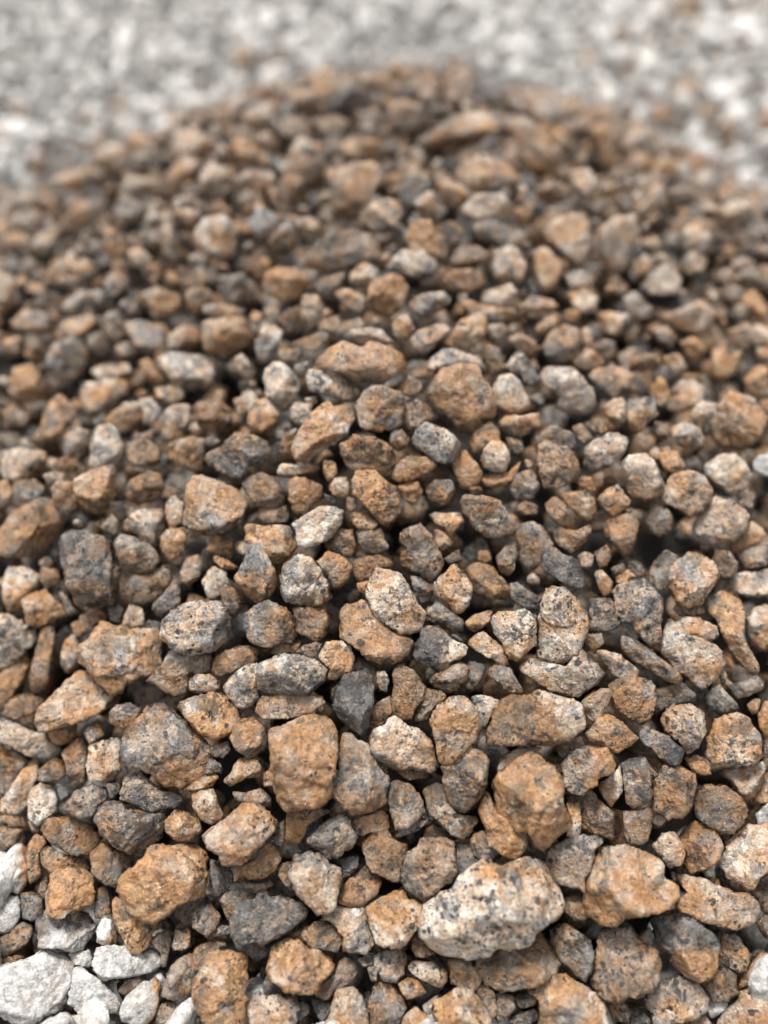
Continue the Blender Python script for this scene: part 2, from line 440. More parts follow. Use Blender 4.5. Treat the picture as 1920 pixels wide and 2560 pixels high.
# outlines of the stones as surveyed in the photograph: colour, how proud it lies, outline # name | where
SURVEY = '''
T 0 2080 3.456
l 2 130,100 215,95 250,200 240,400 180,525 60,520 0,490 -60,400 0,260 60,170 # pale wedge with brown face | propped at the edge of the grey gravel
o 3 290,20 345,10 410,95 335,190 340,300 370,350 250,480 235,300 220,160 # thin upright orange slab | leaning on the pale wedge
g 1 340,170 410,115 500,170 620,200 760,230 800,330 700,380 430,360 350,270
o 3 500,310 600,285 740,320 810,380 825,540 780,630 600,700 540,745 400,730 365,630 400,460 440,370 # chunky orange stone with dark pits | resting on a white stone with a grey top
g 1 780,170 890,95 970,150 1170,220 1160,290 1060,370 1010,500 880,430 800,370 770,220
o 3 1000,450 1060,350 1160,290 1300,140 1540,90 1659,80 1720,130 1800,230 1805,440 1740,550 1659,590 1540,660 1440,740 1330,800 1230,790 1110,680 1010,540 # big folded orange stone | with a deep crease across its upper half
o 2 1000,555 1060,590 1130,690 1380,800 1310,880 1320,940 1190,1070 1140,1070 1060,940 1020,850 965,760 970,600 # orange tongue shaped stone | pointing down onto a long white stone
b 1 850,480 910,460 960,560 970,700 900,720 830,790 805,680 830,590
l 2 890,730 970,760 1025,880 1000,960 930,995 830,960 830,860 860,790 # small white stone with tan spot | tucked beside the orange tongue shaped stone
l 1 390,700 540,745 620,700 760,660 840,800 790,900 750,960 700,1020 620,1045 480,1010 330,1010 310,920 310,760 # white stone with grey top | carrying a chunky orange stone on its back
l 2 0,530 150,530 185,620 185,720 130,820 0,900 -80,800 -90,600 # smooth pale oval stone | cut by the edge among grey gravel
g 1 170,530 280,505 370,570 370,690 300,780 190,760 190,640
g 1 0,900 130,820 190,770 300,790 290,900 200,1010 60,1070 -50,1060 # dark grey wedge | under the smooth pale oval stone
l 1 830,1010 950,990 1080,980 1150,1070 1300,990 1390,1040 1400,1150 1330,1215 1080,1260 900,1280 790,1200 800,1110 # long white stone | lying flat below the orange tongue shaped stone
g 0 1350,880 1470,840 1480,960 1430,1200 1380,1200 1390,1040 1280,950
l 2 0,1165 200,1100 400,1020 540,1040 620,1110 635,1200 620,1330 560,1480 500,1560 350,1620 280,1640 60,1640 -60,1550 -100,1300 # large chalky white stone | biggest of the pale gravel in the corner
l 1 700,1160 800,1250 900,1310 1010,1400 1065,1500 1000,1560 800,1595 670,1580 590,1480 620,1330 630,1180 # white stone with pointed end | just right of the large chalky white stone
l 1 1140,1370 1230,1290 1350,1245 1385,1350 1380,1480 1330,1640 1200,1700 1060,1640 1040,1540 1090,1420 # white stone with tan stains | standing upright at the bottom
b 1 1490,1120 1659,1030 1720,1200 1659,1440 1530,1460 1395,1420 1410,1310 # dark brown pyramid stone | half hidden left of the big ribbed orange block
g 1 1520,820 1650,840 1650,1010 1560,1030 1475,1020
g 0 1400,1480 1500,1470 1620,1580 1570,1659 1340,1659 1350,1580
g 0 1000,1380 1090,1280 1290,1240 1200,1310 1080,1420
l 0 500,1600 700,1590 900,1600 1020,1640 1000,1800 400,1800 420,1650
g 0 20,1090 160,1060 240,1080 60,1150 10,1160
g 0 350,430 410,370 400,520 380,600 330,520
g 0 0,-60 90,-20 200,30 150,110 60,170 0,120
l 0 580,1050 790,1010 800,1150 760,1180 650,1150
T 480 2080 3.456
o 1 640,70 740,130 775,240 740,320 640,400 520,445 460,400 400,310 540,230 600,130 # knobbly tan stone | under the lower edge of the flat tilted slab
k 1 160,230 240,260 350,340 360,460 260,540 180,570 150,450 # glassy dark amber stone | wedged below the flat tilted slab
p 3 870,200 980,165 1160,190 1200,270 1280,300 1295,440 1280,540 1240,640 1170,710 1070,710 1030,640 940,580 880,470 830,380 850,280 # tan stone with grey cap | narrowing downwards to a blunt tip
b 1 750,270 850,250 830,400 890,500 800,480 745,380
b 1 1510,280 1600,350 1659,430 1600,530 1480,640 1370,660 1250,610 1290,500 1370,400 1450,340
k 2 390,630 540,590 590,510 660,510 690,560 860,580 960,640 1005,680 980,760 840,860 720,930 620,970 540,940 440,960 350,900 340,750 # glossy charcoal mottled stone | lying above the dark rough gravel
g 0 370,430 520,420 700,380 730,430 680,520 600,510 520,600 380,650 330,800 250,680 240,570
g 1 160,590 250,740 200,860 130,920 60,870 0,830 0,700 60,620
g 0 210,800 340,810 340,880 130,920
b 2 1070,780 1200,770 1290,830 1320,960 1250,1045 1130,1020 1010,990 930,900 970,840 # glossy brown nugget | just above the two lobed tan stone
w 1 1130,740 1240,640 1400,660 1510,640 1520,800 1590,980 1500,1060 1300,1030 1310,900 1220,790 # grey white rough stone | right behind the glossy brown nugget
p 2 690,980 800,930 910,930 1000,1010 1080,995 1150,1060 1240,1150 1230,1200 1130,1300 1080,1400 950,1400 820,1385 740,1310 680,1280 640,1180 670,1060 # two lobed tan stone | with a notch in its upper edge and orange base
k 0 350,930 440,960 620,970 700,950 660,1080 560,1110 500,1080 380,1010
o 3 140,1040 220,1010 330,1040 460,1080 485,1130 480,1260 440,1400 480,1440 460,1600 450,1720 120,1720 60,1600 10,1450 10,1320 100,1160 # big ribbed orange block | standing tall at the bottom
g 0 30,1000 140,950 300,910 320,1010 150,1040 90,1170 0,1260 -20,1100
w 2 540,1390 590,1380 640,1430 730,1410 900,1400 930,1480 910,1640 880,1720 460,1720 480,1480 # spotted whitish stone | right of the big ribbed orange block
k 1 930,1450 1010,1500 1010,1560 930,1640 900,1650 920,1500
g 1 1270,1110 1390,1060 1440,1180 1390,1320 1240,1350 1200,1440 1130,1470 1050,1400 1090,1310 1230,1210
o 2 1250,1360 1390,1330 1480,1420 1530,1580 1540,1720 1120,1720 1190,1560 # striped orange cone | rising from the bottom edge
g 0 1420,1100 1530,1050 1560,1150 1470,1165
g 0 1510,1170 1600,1150 1600,1290 1550,1290
k 0 650,1230 740,1310 800,1400 640,1430 600,1330
k 0 1020,1430 1200,1470 1190,1560 1120,1659 1060,1540
k 0 1250,230 1440,200 1440,290 1370,380 1290,400 1290,300
T 960 2080 3.456
b 1 -190,100 -100,-30 30,-20 60,60 90,80 200,110 200,190 160,270 140,450 50,430 -60,370 -140,280
b 2 320,70 470,45 600,80 620,180 620,350 560,440 480,490 400,560 310,585 240,550 190,480 150,420 150,320 210,190 290,140 # brown block with black corner | leaning over the big speckled white slab
o 2 0,560 160,490 230,570 340,600 320,740 250,880 190,970 60,1010 0,1000 -80,990 -100,870 -150,800 -140,650 # orange stone with white blaze | left of the big speckled white slab
w 3 400,590 530,520 640,480 700,400 860,270 1050,285 1280,240 1380,330 1400,410 1480,480 1560,600 1560,700 1440,780 1340,850 1250,960 1180,970 1060,1010 870,1070 740,1090 560,1060 480,1040 420,1050 330,900 315,760 340,640 # big speckled white slab | the largest stone, with black specks
b 1 760,30 870,-20 960,20 1000,180 920,250 860,255 780,200 745,100
k 0 620,80 740,100 840,260 720,330 640,440 600,400 620,200
b 1 880,1060 1180,970 1330,880 1420,900 1530,1120 1480,1230 1380,1310 1200,1370 1000,1380 900,1320 820,1200 740,1090 # broad brown flat stone | pinned under the big speckled white slab
p 0 520,1080 700,1100 750,1110 840,1250 840,1310 790,1380 650,1340 580,1300 560,1160
b 0 250,900 330,880 380,980 450,1040 330,1100 280,1080 240,1000
p 1 210,1100 420,1120 540,1200 550,1280 500,1360 360,1300 240,1230 200,1180
p 2 110,1310 210,1255 300,1290 370,1390 310,1420 190,1445 150,1380 # little tan cube | in the gap left of the white stone with orange flank
w 2 540,1390 650,1350 780,1380 840,1430 900,1530 920,1640 900,1740 560,1740 480,1660 410,1580 420,1460 # white stone with orange flank | half round at the bottom edge
g 0 830,1300 880,1290 960,1400 990,1560 940,1659 920,1659 880,1500 800,1400
g 0 960,1390 1110,1400 1140,1530 1020,1640 940,1659 980,1500
g 0 1130,1400 1330,1400 1320,1490 1180,1530 1110,1440
p 2 1215,1385 1370,1310 1450,1230 1550,1215 1659,1310 1840,1390 1930,1520 1990,1720 1330,1720 1350,1560 1320,1430 # large tan boulder with side spur | rising from the bottom edge
k 0 1070,1640 1140,1580 1320,1520 1340,1620 1200,1700
g 1 1420,830 1540,765 1659,850 1790,950 1820,1060 1790,1200 1740,1310 1659,1230 1540,1120 1440,960 # grey and tan leaning stone | right below the tip of the big speckled white slab
g 1 1390,210 1480,100 1600,50 1720,10 1880,40 1910,110 1820,140 1780,300 1740,420 1740,540 1659,480 1500,460 1400,390 1385,290 # brown stone with grey crown | left of the big squarish tan block
o 1 150,1600 270,1510 330,1550 430,1650 400,1740 130,1740
w 0 330,1500 450,1410 510,1400 420,1470 410,1580 350,1580
b 0 1560,560 1700,490 1760,600 1760,760 1659,770 1560,700
g 0 -100,1350 0,1280 90,1320 160,1430 190,1510 130,1659 90,1720 -120,1720 -130,1500
g 0 0,1010 170,990 210,1080 190,1240 110,1310 0,1280 -80,1180 -100,1060
T 1440 2080 3.456
o 3 160,150 260,110 440,110 620,160 740,240 770,310 770,400 940,480 900,560 830,660 680,690 540,710 430,730 350,800 200,780 100,720 80,600 80,450 120,290 # big squarish tan block | with a flat face and an orange underside
p 2 640,130 740,10 850,0 930,110 955,190 900,290 800,305 740,240 # small cream pentagonal stone | behind the corner of the big squarish tan block
b 1 870,10 1000,-100 1180,-80 1250,30 1280,130 1240,240 1140,320 1000,355 930,290 955,190 # round brown stone | beside the small cream pentagonal stone
p 2 1220,250 1300,150 1290,60 1400,20 1480,-60 1720,-100 1760,250 1600,380 1540,480 1460,510 1380,490 1310,400 1230,300 # huge pale tan stone | cut off by the right edge
o 2 830,350 1000,365 1120,400 1200,450 1380,520 1500,520 1590,620 1610,700 1540,800 1440,850 1250,810 1100,770 950,700 850,660 940,510 # long arched tan stone | reaching out to the right of the big squarish tan block
g 2 640,740 740,720 1010,740 1120,830 1200,900 1250,970 1220,1080 1220,1200 1170,1260 1060,1290 940,1260 870,1190 760,1000 680,960 660,850 # stone with dark top and orange beak | under the long arched tan stone
g 2 190,880 240,800 340,830 400,800 510,880 560,940 700,1010 760,1150 740,1260 660,1370 560,1430 340,1480 200,1440 130,1300 150,1200 190,1050 # patchy black and cream stone | below the big squarish tan block
p 1 700,1280 880,1220 960,1270 1060,1310 1160,1440 1140,1530 1050,1610 860,1650 790,1720 690,1720 640,1580 590,1440 # rough cream stone with grey top | near the bottom edge
w 1 1260,880 1430,860 1480,1000 1515,1070 1470,1220 1410,1230 1280,1150 1230,1050 1250,970 # grey frosted stone | right of the stone with dark top and orange beak
b 1 1200,1120 1250,1170 1390,1230 1400,1390 1320,1470 1170,1500 1150,1400 1070,1300 1180,1260
p 1 1200,1640 1310,1500 1400,1440 1420,1390 1600,1260 1659,1100 1760,1100 1800,1720 1180,1720 # large pale sloping stone | filling the bottom right corner
o 0 1400,1380 1420,1240 1600,1040 1659,1050 1620,1180 1560,1270
g 0 1480,510 1659,490 1750,500 1750,680 1620,690 1560,560
b 0 1600,400 1720,340 1760,500 1640,500 1550,450
g 0 260,1480 430,1470 470,1560 460,1640 340,1640
g 0 1560,790 1640,680 1750,700 1750,980 1600,900
k 0 470,1600 580,1560 640,1620 660,1720 460,1720
g 0 960,1620 1110,1560 1180,1659 1000,1720
T 0 1600 2.9625
o 1 0,240 110,150 210,80 225,180 180,310 100,400 60,460 10,550 -60,500 -60,260
b 1 280,20 310,-120 400,-130 415,0 400,180 360,330 260,410 215,360 225,220 # tall thin dark brown stone | standing on edge left of the pale star shaped stone
p 0 450,100 480,0 560,-60 600,0 580,200 500,250 440,190
p 3 560,80 640,-20 700,-110 740,-160 860,-100 940,-90 1180,-70 1210,130 1180,240 1080,280 950,350 830,415 760,360 700,290 650,220 580,170 # pale star shaped stone | large and cream, on top of a long orange stone
o 2 600,205 660,240 710,330 830,415 900,400 860,470 720,550 600,610 460,640 290,690 265,600 280,510 400,380 500,280 # long orange rounded log stone | running down left from the pale star shaped stone
b 1 60,440 130,400 380,400 280,510 265,600 290,690 200,650 120,600 10,560
o 1 350,670 560,620 600,640 530,750 450,785 380,760 # smooth orange pebble | under the long orange rounded log stone
w 1 0,570 80,600 200,660 330,690 370,750 440,790 450,830 340,890 200,860 100,800 0,770 -60,680 # long whitish leaf shaped stone | at the left edge
g 1 0,770 100,810 200,870 215,920 140,990 80,1110 20,1150 -60,1100 -60,820
p 1 170,940 270,920 300,960 260,1060 220,1170 190,1260 100,1300 0,1280 0,1190 80,1100
w 2 230,1120 300,1055 380,1070 430,1180 420,1280 350,1320 280,1390 210,1310 195,1210 # cream oval stone on end | left of a dark diamond shaped stone
b 1 430,870 480,900 490,1010 440,1030 400,1060 270,1050 290,960 360,900
b 0 450,840 600,690 640,760 650,900 640,1040 540,1120 500,1000 480,900
p 1 620,690 680,610 740,590 770,700 740,740 660,780
w 1 660,790 760,740 900,725 910,790 870,880 890,960 850,1040 650,1055 640,950 650,850 # squarish banded grey stone | left of the large lumpy grey brown stone
g 2 810,540 870,480 950,460 1050,520 1000,620 920,680 830,630 # small stone with grey top and orange foot | above the large lumpy grey brown stone
g 2 910,680 1020,560 1100,500 1230,490 1370,590 1480,690 1550,800 1550,920 1510,1000 1440,1080 1330,1110 1200,1060 1070,970 900,940 880,830 # large lumpy grey brown stone | with orange lower side
p 2 1310,450 1500,395 1630,390 1760,480 1777,620 1722,690 1600,750 1500,700 1400,610 1300,490 # dotted cream stone with orange rim | over the shoulder of the large lumpy grey brown stone
g 1 1070,310 1200,190 1250,70 1560,90 1560,240 1400,260 1390,400 1290,430 1180,370
w 1 1400,290 1460,250 1560,250 1640,310 1640,370 1480,395 1400,380
g 1 1550,860 1640,920 1659,1000 1600,980 1500,1000
o 1 1360,1100 1480,1020 1600,980 1620,1020 1580,1080 1400,1130
p 2 1420,1140 1580,1100 1620,1200 1659,1290 1640,1340 1560,1370 1480,1320 1420,1230
p 2 910,1010 1040,980 1100,1040 1200,1120 1330,1130 1380,1240 1200,1260 1130,1280 1020,1230 870,1180 910,1090 # cream stone with glassy grey end | under the large lumpy grey brown stone
g 2 460,1230 560,1120 680,1060 810,1110 800,1180 700,1280 640,1340 540,1300 460,1270 # dark diamond shaped stone | right of the cream oval stone on end
g 1 700,1340 720,1260 800,1190 880,1190 1000,1240 1130,1290 1230,1290 1210,1400 1160,1520 1050,1570 970,1600 880,1540 760,1430 # large grey and brown stone | left of the small round tan pebble
b 1 310,1350 350,1315 480,1310 650,1340 720,1430 770,1450 700,1540 650,1605 500,1590 380,1500 300,1410 # brown stone with two humps | above the chunky orange stone with dark pits
p 2 1215,1340 1300,1265 1400,1270 1490,1340 1490,1410 1420,1490 1310,1485 1230,1440 # small round tan pebble | left of the flat tilted slab
g 0 0,1380 180,1380 180,1450 130,1510 60,1550 0,1500 -60,1450
p 1 0,1290 200,1260 190,1390 10,1350
k 0 410,1060 510,1080 520,1140 440,1220 430,1170
k 0 780,1060 880,1060 900,1110 820,1190 800,1120
b 0 200,1330 290,1390 310,1430 240,1430
T 480 1600 2.9625
p 3 70,1460 130,1400 240,1340 380,1210 470,1215 650,1330 610,1420 540,1510 440,1590 370,1680 300,1680 230,1659 190,1590 110,1540 # flat tilted slab | smooth and cream with small dark dots
b 0 140,190 170,110 400,30 520,60 470,170 380,200 300,240 210,290 150,260
w 1 220,350 300,260 400,190 500,165 480,250 475,330 500,430 400,515 340,500 250,400 # whitish split stone | left of the cream stone with grey patch
w 2 480,230 500,170 600,120 680,100 920,140 1025,215 990,300 860,400 760,420 560,400 480,360 # cream stone with grey patch | broad, above the tall barrel shaped stone
b 1 430,490 510,410 600,400 870,400 980,410 1030,520 940,550 700,585 520,585
p 2 930,130 990,10 1100,0 1190,50 1215,130 1170,240 1010,320 990,280 1025,215 # boxy cream stone | touching the pointed end of the cream stone with grey patch
k 2 1060,380 1140,250 1240,200 1330,220 1365,330 1330,500 1310,620 1270,710 1190,660 1080,580 1050,480 # charcoal egg shaped stone | the darkest stone, standing on end
w 1 1370,230 1440,230 1460,300 1445,385 1390,380 1370,310 # tiny white pebble | right beside the charcoal egg shaped stone
b 0 1350,470 1480,400 1480,560 1420,640 1280,700 1310,610
b 1 300,680 370,570 470,570 550,650 565,790 480,870 410,870 320,800 270,730 # round glossy brown stone | left of the tall barrel shaped stone
o 1 340,860 470,870 530,960 510,1020 400,1030 280,1090 220,1040 290,980 # orange pyramid stone | below the round glossy brown stone
o 3 570,680 620,640 750,590 850,565 980,580 1060,650 1085,720 1060,830 1050,980 1030,1180 950,1230 870,1250 700,1245 640,1160 600,1030 585,850 # tall barrel shaped stone | big and tan with black dots on its left side
b 2 1100,680 1170,655 1230,720 1310,750 1350,830 1400,930 1460,1010 1470,1090 1450,1220 1330,1290 1180,1320 1110,1220 1040,1140 1030,1060 1080,950 1060,850 # tall leaning pinkish brown stone | right of the tall barrel shaped stone
p 1 1170,1320 1340,1290 1420,1240 1480,1380 1420,1420 1320,1430 1260,1460 1190,1410
o 1 700,1250 900,1250 950,1240 1070,1260 870,1360 800,1500 760,1570 680,1550 700,1400 # shaded orange stone | directly under the tall barrel shaped stone
g 2 850,1470 950,1370 1100,1280 1160,1300 1190,1410 1230,1450 1190,1540 1080,1620 1000,1610 930,1560 840,1510 # sparkling grey and orange stone | below the tall leaning pinkish brown stone
g 0 270,1110 400,1130 510,1090 580,1150 590,1250 470,1210 380,1210 320,1190
g 0 590,1440 690,1310 680,1500 650,1560
k 0 130,790 270,750 290,820 230,880 140,860
g 0 580,90 640,30 720,30 740,90 600,110
g 0 740,90 850,30 980,0 920,130 800,110
o 0 530,980 600,950 610,1080 530,1090
T 960 1600 2.9625
p 3 340,590 360,520 470,430 530,395 600,410 690,500 720,640 700,710 640,780 600,850 540,910 460,950 410,900 390,780 # tan heart shaped stone | with a square white tail behind it
w 2 630,415 720,405 850,440 850,480 790,570 760,650 720,650 680,560 690,500 # square white chip | sticking out behind the tan heart shaped stone
p 2 -70,890 -110,720 -60,660 20,640 30,590 80,570 150,610 270,650 330,700 370,800 410,930 350,985 200,950 100,975 0,920 # cream and orange lump | left of the tan heart shaped stone
g 2 430,940 560,920 650,800 750,840 780,900 760,1010 730,1150 660,1230 590,1300 510,1270 460,1150 430,1020 # smooth grey teardrop stone | hanging below the tan heart shaped stone
b 1 320,290 480,190 570,150 625,190 620,290 540,380 470,395 380,350
g 0 320,360 440,370 470,430 370,500 300,640 210,600 240,520
p 2 980,200 1100,90 1130,150 1350,190 1450,60 1530,110 1659,220 1600,290 1530,370 1440,420 1250,400 1150,340 # wide tan stone with grey right half | beneath the tall dotted pale stone
b 1 750,220 830,170 940,210 990,300 1050,400 930,400 870,340 780,270
b 3 760,700 820,560 870,450 950,410 1080,410 1150,375 1380,440 1440,490 1480,620 1470,670 1350,740 1190,780 950,770 890,780 770,770 # long dark brown log stone | with a bright right end
o 3 800,1100 840,1020 900,970 1000,880 1080,835 1150,870 1270,920 1310,1010 1330,1110 1310,1200 1390,1350 1300,1450 1240,1500 1170,1570 1120,1550 1090,1480 1070,1440 1020,1430 880,1370 820,1250 # big craggy orange boulder | towering over its neighbours
p 1 840,990 840,900 920,830 1040,785 1180,800 1200,870 1150,870 1080,835 1000,880 900,970
o 2 740,1100 800,1100 830,1280 1060,1430 1060,1540 1000,1630 880,1590 780,1520 760,1400 690,1260 # craggy orange stone | wrapped around the left foot of the big craggy orange boulder
b 1 270,1080 380,1040 440,1090 490,1230 580,1300 660,1260 700,1320 660,1400 600,1500 520,1470 430,1370 330,1280 # long bent brown stone | under the smooth grey teardrop stone
g 2 50,1040 140,1040 220,1090 290,1200 325,1270 250,1350 180,1410 80,1400 40,1280 30,1180 # grey and tan arrowhead stone | right of the tall leaning pinkish brown stone
g 0 70,1450 250,1310 350,1330 260,1410 100,1470
o 0 60,960 350,980 330,1020 180,1040
p 1 1340,1190 1450,1190 1460,1400 1450,1480 1340,1450 1390,1350
b 1 60,270 70,200 130,165 200,200 330,370 320,420 230,530 210,610 120,600 50,570 # brown stone with bright ridge | right of the charcoal egg shaped stone
k 0 620,150 760,180 720,300 640,400 600,350
T 1360 1600 2.9625
p 2 380,80 440,65 560,110 700,220 720,260 680,320 590,310 500,250 430,150 # short tan finger stone | lying alongside the long grey finger stone
g 2 560,60 570,-20 620,-50 690,0 780,80 900,160 1000,240 1070,320 1040,365 900,310 820,260 720,190 640,150 # long grey finger stone | slanting down to the right with a bright wet spot
p 1 880,110 900,-100 920,-180 1050,-60 1250,20 1320,100 1340,170 1290,300 1220,340 1170,380 1100,330 1060,290 960,200 # broad beige stone | right of the long grey finger stone
b 1 480,340 560,290 700,260 800,290 840,370 830,480 790,600 720,640 640,610 560,540 500,500 510,400 # rough rounded brown stone | below the two finger shaped stones
p 2 250,480 370,370 500,350 515,390 490,470 440,540 450,600 400,635 340,600 280,540 # notched cream stone | at the right end of the long dark brown log stone
o 2 300,690 390,590 500,540 600,620 700,730 660,790 540,840 420,790 340,770 # tan wedge with smooth top | below the notched cream stone
w 3 700,680 750,635 850,680 930,720 1050,830 1010,920 960,935 880,900 800,810 720,760 # elongated stone with black blotches | crossing in front of the upright cream oval
p 2 870,590 900,490 960,480 1100,475 1190,530 1190,680 1150,800 1060,850 1000,750 900,690 # upright cream oval with dark spots | behind the elongated stone with black blotches
k 0 830,360 1000,310 1140,400 1130,470 1040,480 900,490 860,580 820,570
g 1 1160,440 1230,350 1300,330 1440,480 1430,530 1300,560 1220,500 # grey angular stone | above the big rounded mottled stone
g 1 1350,340 1480,300 1570,260 1630,300 1620,370 1500,420 1430,440
o 0 1320,80 1360,50 1430,140 1390,200 1330,210
p 2 1190,700 1260,590 1430,520 1540,570 1610,720 1620,860 1560,920 1400,980 1260,960 1210,890 1170,800 # big rounded mottled stone | near the right edge
o 1 1260,970 1560,920 1620,890 1640,950 1590,1060 1500,1160 1440,1130 1380,1040 # orange stone with pale end | directly under the big rounded mottled stone
b 2 800,1060 850,1010 870,910 1010,920 1130,990 1130,1100 1090,1270 1020,1340 920,1340 820,1260 # square banded brown stone | below the elongated stone with black blotches
g 1 570,930 650,870 720,850 790,920 800,1040 800,1170 760,1210 660,1260 600,1190 590,1050 # dark sparkling stone | left of the square banded brown stone
g 3 110,930 200,830 330,790 470,800 530,890 530,980 400,1030 390,1070 330,1110 300,1165 210,1150 150,1100 # arched stone half grey half orange | right of the big craggy orange boulder
o 1 390,1080 530,980 560,900 590,1050 580,1130 500,1240 440,1170 # smooth orange stone with pale face | under the arched stone half grey half orange
g 1 90,800 200,730 290,700 310,780 200,830 120,900
o 0 1040,870 1130,850 1200,880 1250,1000 1150,1000 1070,930
b 2 1110,1180 1200,1080 1330,1070 1450,1170 1510,1240 1540,1340 1400,1440 1300,1430 1180,1350 1110,1290 # glossy brown oval boulder | right of the square banded brown stone
b 0 590,1270 700,1260 770,1240 810,1310 800,1440 760,1530 620,1510 580,1400
p 0 1520,1200 1600,1120 1659,1000 1720,1000 1720,1200 1560,1215
l 0 1560,1290 1659,1210 1760,1210 1760,1400 1600,1380
g 0 150,1150 350,1120 500,1270 530,1360 520,1490 290,1410
p 1 1580,560 1640,460 1720,440 1720,700 1630,730 1600,650
b 0 1500,480 1560,430 1600,440 1590,540 1540,560
g 0 1290,240 1350,230 1365,290 1310,320
b 0 740,0 890,0 890,60 850,85 760,50
g 0 1640,730 1700,720 1700,880 1620,870
T 0 1120 2.9625
p 0 0,30 130,0 340,20 360,100 300,220 100,240 0,200
b 0 390,110 480,60 570,80 580,170 440,180
o 0 320,200 420,170 500,220 440,280 360,290
b 1 0,600 100,500 260,380 370,350 430,460 500,520 400,700 250,820 60,800 -60,790 -60,620 # long mottled boulder | reaching in from the left edge
o 2 375,300 440,240 530,230 540,330 600,420 560,490 460,495 400,450 # small square orange stone | left of the orange saddle shaped stone
o 3 535,250 650,170 850,130 860,350 820,400 800,450 740,495 640,460 560,380 # orange saddle shaped stone | just below the glassy white topped stone
b 1 920,300 960,230 1100,170 1200,190 1220,300 1180,380 1020,420 940,380 # brown knobbly stone | between two larger orange stones
w 1 905,560 950,470 1100,450 1200,430 1240,540 1230,640 1150,730 1060,700 1000,640 900,620 # whitish rounded stone | behind the grey topped wet stone
p 2 1230,400 1290,350 1360,400 1350,560 1260,600 1220,480
o 1 1195,660 1240,600 1370,590 1390,680 1340,800 1260,850 1200,760
k 3 450,660 540,610 700,640 820,680 840,800 890,900 890,1050 800,1170 700,1190 600,1190 560,1130 500,1030 490,930 440,860 415,780 # rough dark brown boulder | large, wet and craggy
g 3 840,690 900,635 990,650 1120,730 1190,830 1170,880 1090,930 990,930 890,890 860,780 # grey topped wet stone | right of the rough dark brown boulder
b 1 910,1030 990,940 1090,930 1200,860 1270,880 1280,970 1160,1140 1040,1160 960,1110 # smooth brown almond stone | below the grey topped wet stone
g 0 1090,1200 1200,1100 1300,950 1340,1060 1330,1150 1200,1250 1120,1250
o 3 1355,540 1375,400 1390,270 1430,210 1500,200 1622,250 1752,300 1847,400 1822,480 1722,590 1642,635 1442,595 1360,570 # big orange faceted boulder | with two small grey spots on its flat face
g 0 1370,600 1520,620 1540,650 1400,670
b 1 1330,920 1380,810 1470,785 1510,860 1480,960 1400,1030 1340,990
w 2 1200,1290 1310,1170 1440,1115 1640,1130 1720,1260 1700,1440 1560,1500 1390,1550 1290,1500 1200,1440 # large white speckled oval stone | right of the pale star shaped stone
p 1 20,950 70,870 150,880 300,940 280,1050 150,1200 60,1220 20,1100
o 2 155,1110 340,1050 420,1130 500,1200 480,1260 380,1280 280,1345 180,1290 # chunky stone with black crystal | lower left of the rough dark brown boulder
w 2 0,1210 100,1250 260,1350 280,1400 190,1500 100,1590 0,1659 -80,1600 -80,1250 # big pale lens shaped stone | cut by the left edge
p 1 590,1240 680,1190 800,1230 790,1280 700,1300 640,1390 600,1340
w 1 960,1150 1060,1190 1070,1310 960,1330 900,1310 # pale triangular shard | poking up behind the pale star shaped stone
g 0 790,1180 880,1160 930,1210 890,1310 820,1270
b 0 520,1300 590,1270 630,1390 560,1400
k 0 1080,1270 1200,1290 1190,1360 1080,1320
p 0 740,590 820,480 890,560 860,650
k 0 1250,330 1420,240 1390,300 1350,400
g 0 120,280 250,230 350,300 300,380 150,400
o 0 0,240 60,230 90,330 60,430 0,450 -50,350
g 0 420,1040 500,1100 540,1180 600,1230 510,1250
b 0 300,880 430,900 450,1000 340,1060 290,960
T 480 1120 2.9625
g 2 80,70 170,10 250,-40 330,-120 430,-110 540,-60 600,0 590,80 500,130 400,150 390,210 330,235 240,190 130,130 # knobbly mottled stone | above the big orange faceted boulder
b 1 370,260 480,160 600,210 680,320 690,400 600,460 500,440 400,350 # grey and brown oval stone | right of the big orange faceted boulder
p 1 610,170 650,110 800,130 950,120 940,170 780,200 640,210
o 1 715,250 760,210 880,230 970,270 960,350 890,450 830,510 740,470 720,370 # pitted orange stone | above the white crystalline bar
b 0 480,490 600,460 700,420 725,500 700,550 560,560 490,540
w 3 730,570 860,490 930,440 1050,430 1140,460 1145,530 1080,620 1000,680 850,740 790,720 770,620 # white crystalline bar | slanting, with black crystals
o 2 350,600 380,560 600,570 730,580 790,700 760,780 700,830 610,910 520,750 400,700 370,680 # orange triangular stone | left of the white crystalline bar
b 3 400,690 500,700 570,800 610,920 620,1000 580,1120 510,1170 450,1150 380,1050 320,960 370,880 390,780 # bulb shaped stone with grey neck | in front of the orange triangular stone
w 3 620,920 720,830 790,790 880,800 950,900 1000,970 1035,1100 1000,1150 900,1200 840,1170 700,1140 660,1080 660,1010 630,970 # crumbly white and tan stone | right of the bulb shaped stone
p 2 915,840 1010,760 1130,810 1190,890 1160,990 1060,1065 1010,950 960,890 # grainy cream stone | upper right of the crumbly white and tan stone
o 1 1010,300 1060,220 1150,210 1170,330 1120,380 1050,350
p 0 975,80 1060,110 1080,190 1010,260 970,180
o 2 1180,240 1220,180 1350,170 1430,230 1500,290 1530,380 1575,470 1530,550 1450,580 1380,540 1280,440 1190,340 # orange stone with grey dots | below the brown and silver stone
o 1 1150,510 1200,475 1310,490 1380,560 1350,610 1240,620 1200,570
g 0 980,700 1080,600 1190,600 1215,720 1190,820 1120,800 1010,760
g 0 1220,620 1400,590 1460,740 1390,790 1280,780 1230,700
b 1 1200,830 1370,790 1500,850 1510,910 1350,890 1310,980 1220,1000 1200,930
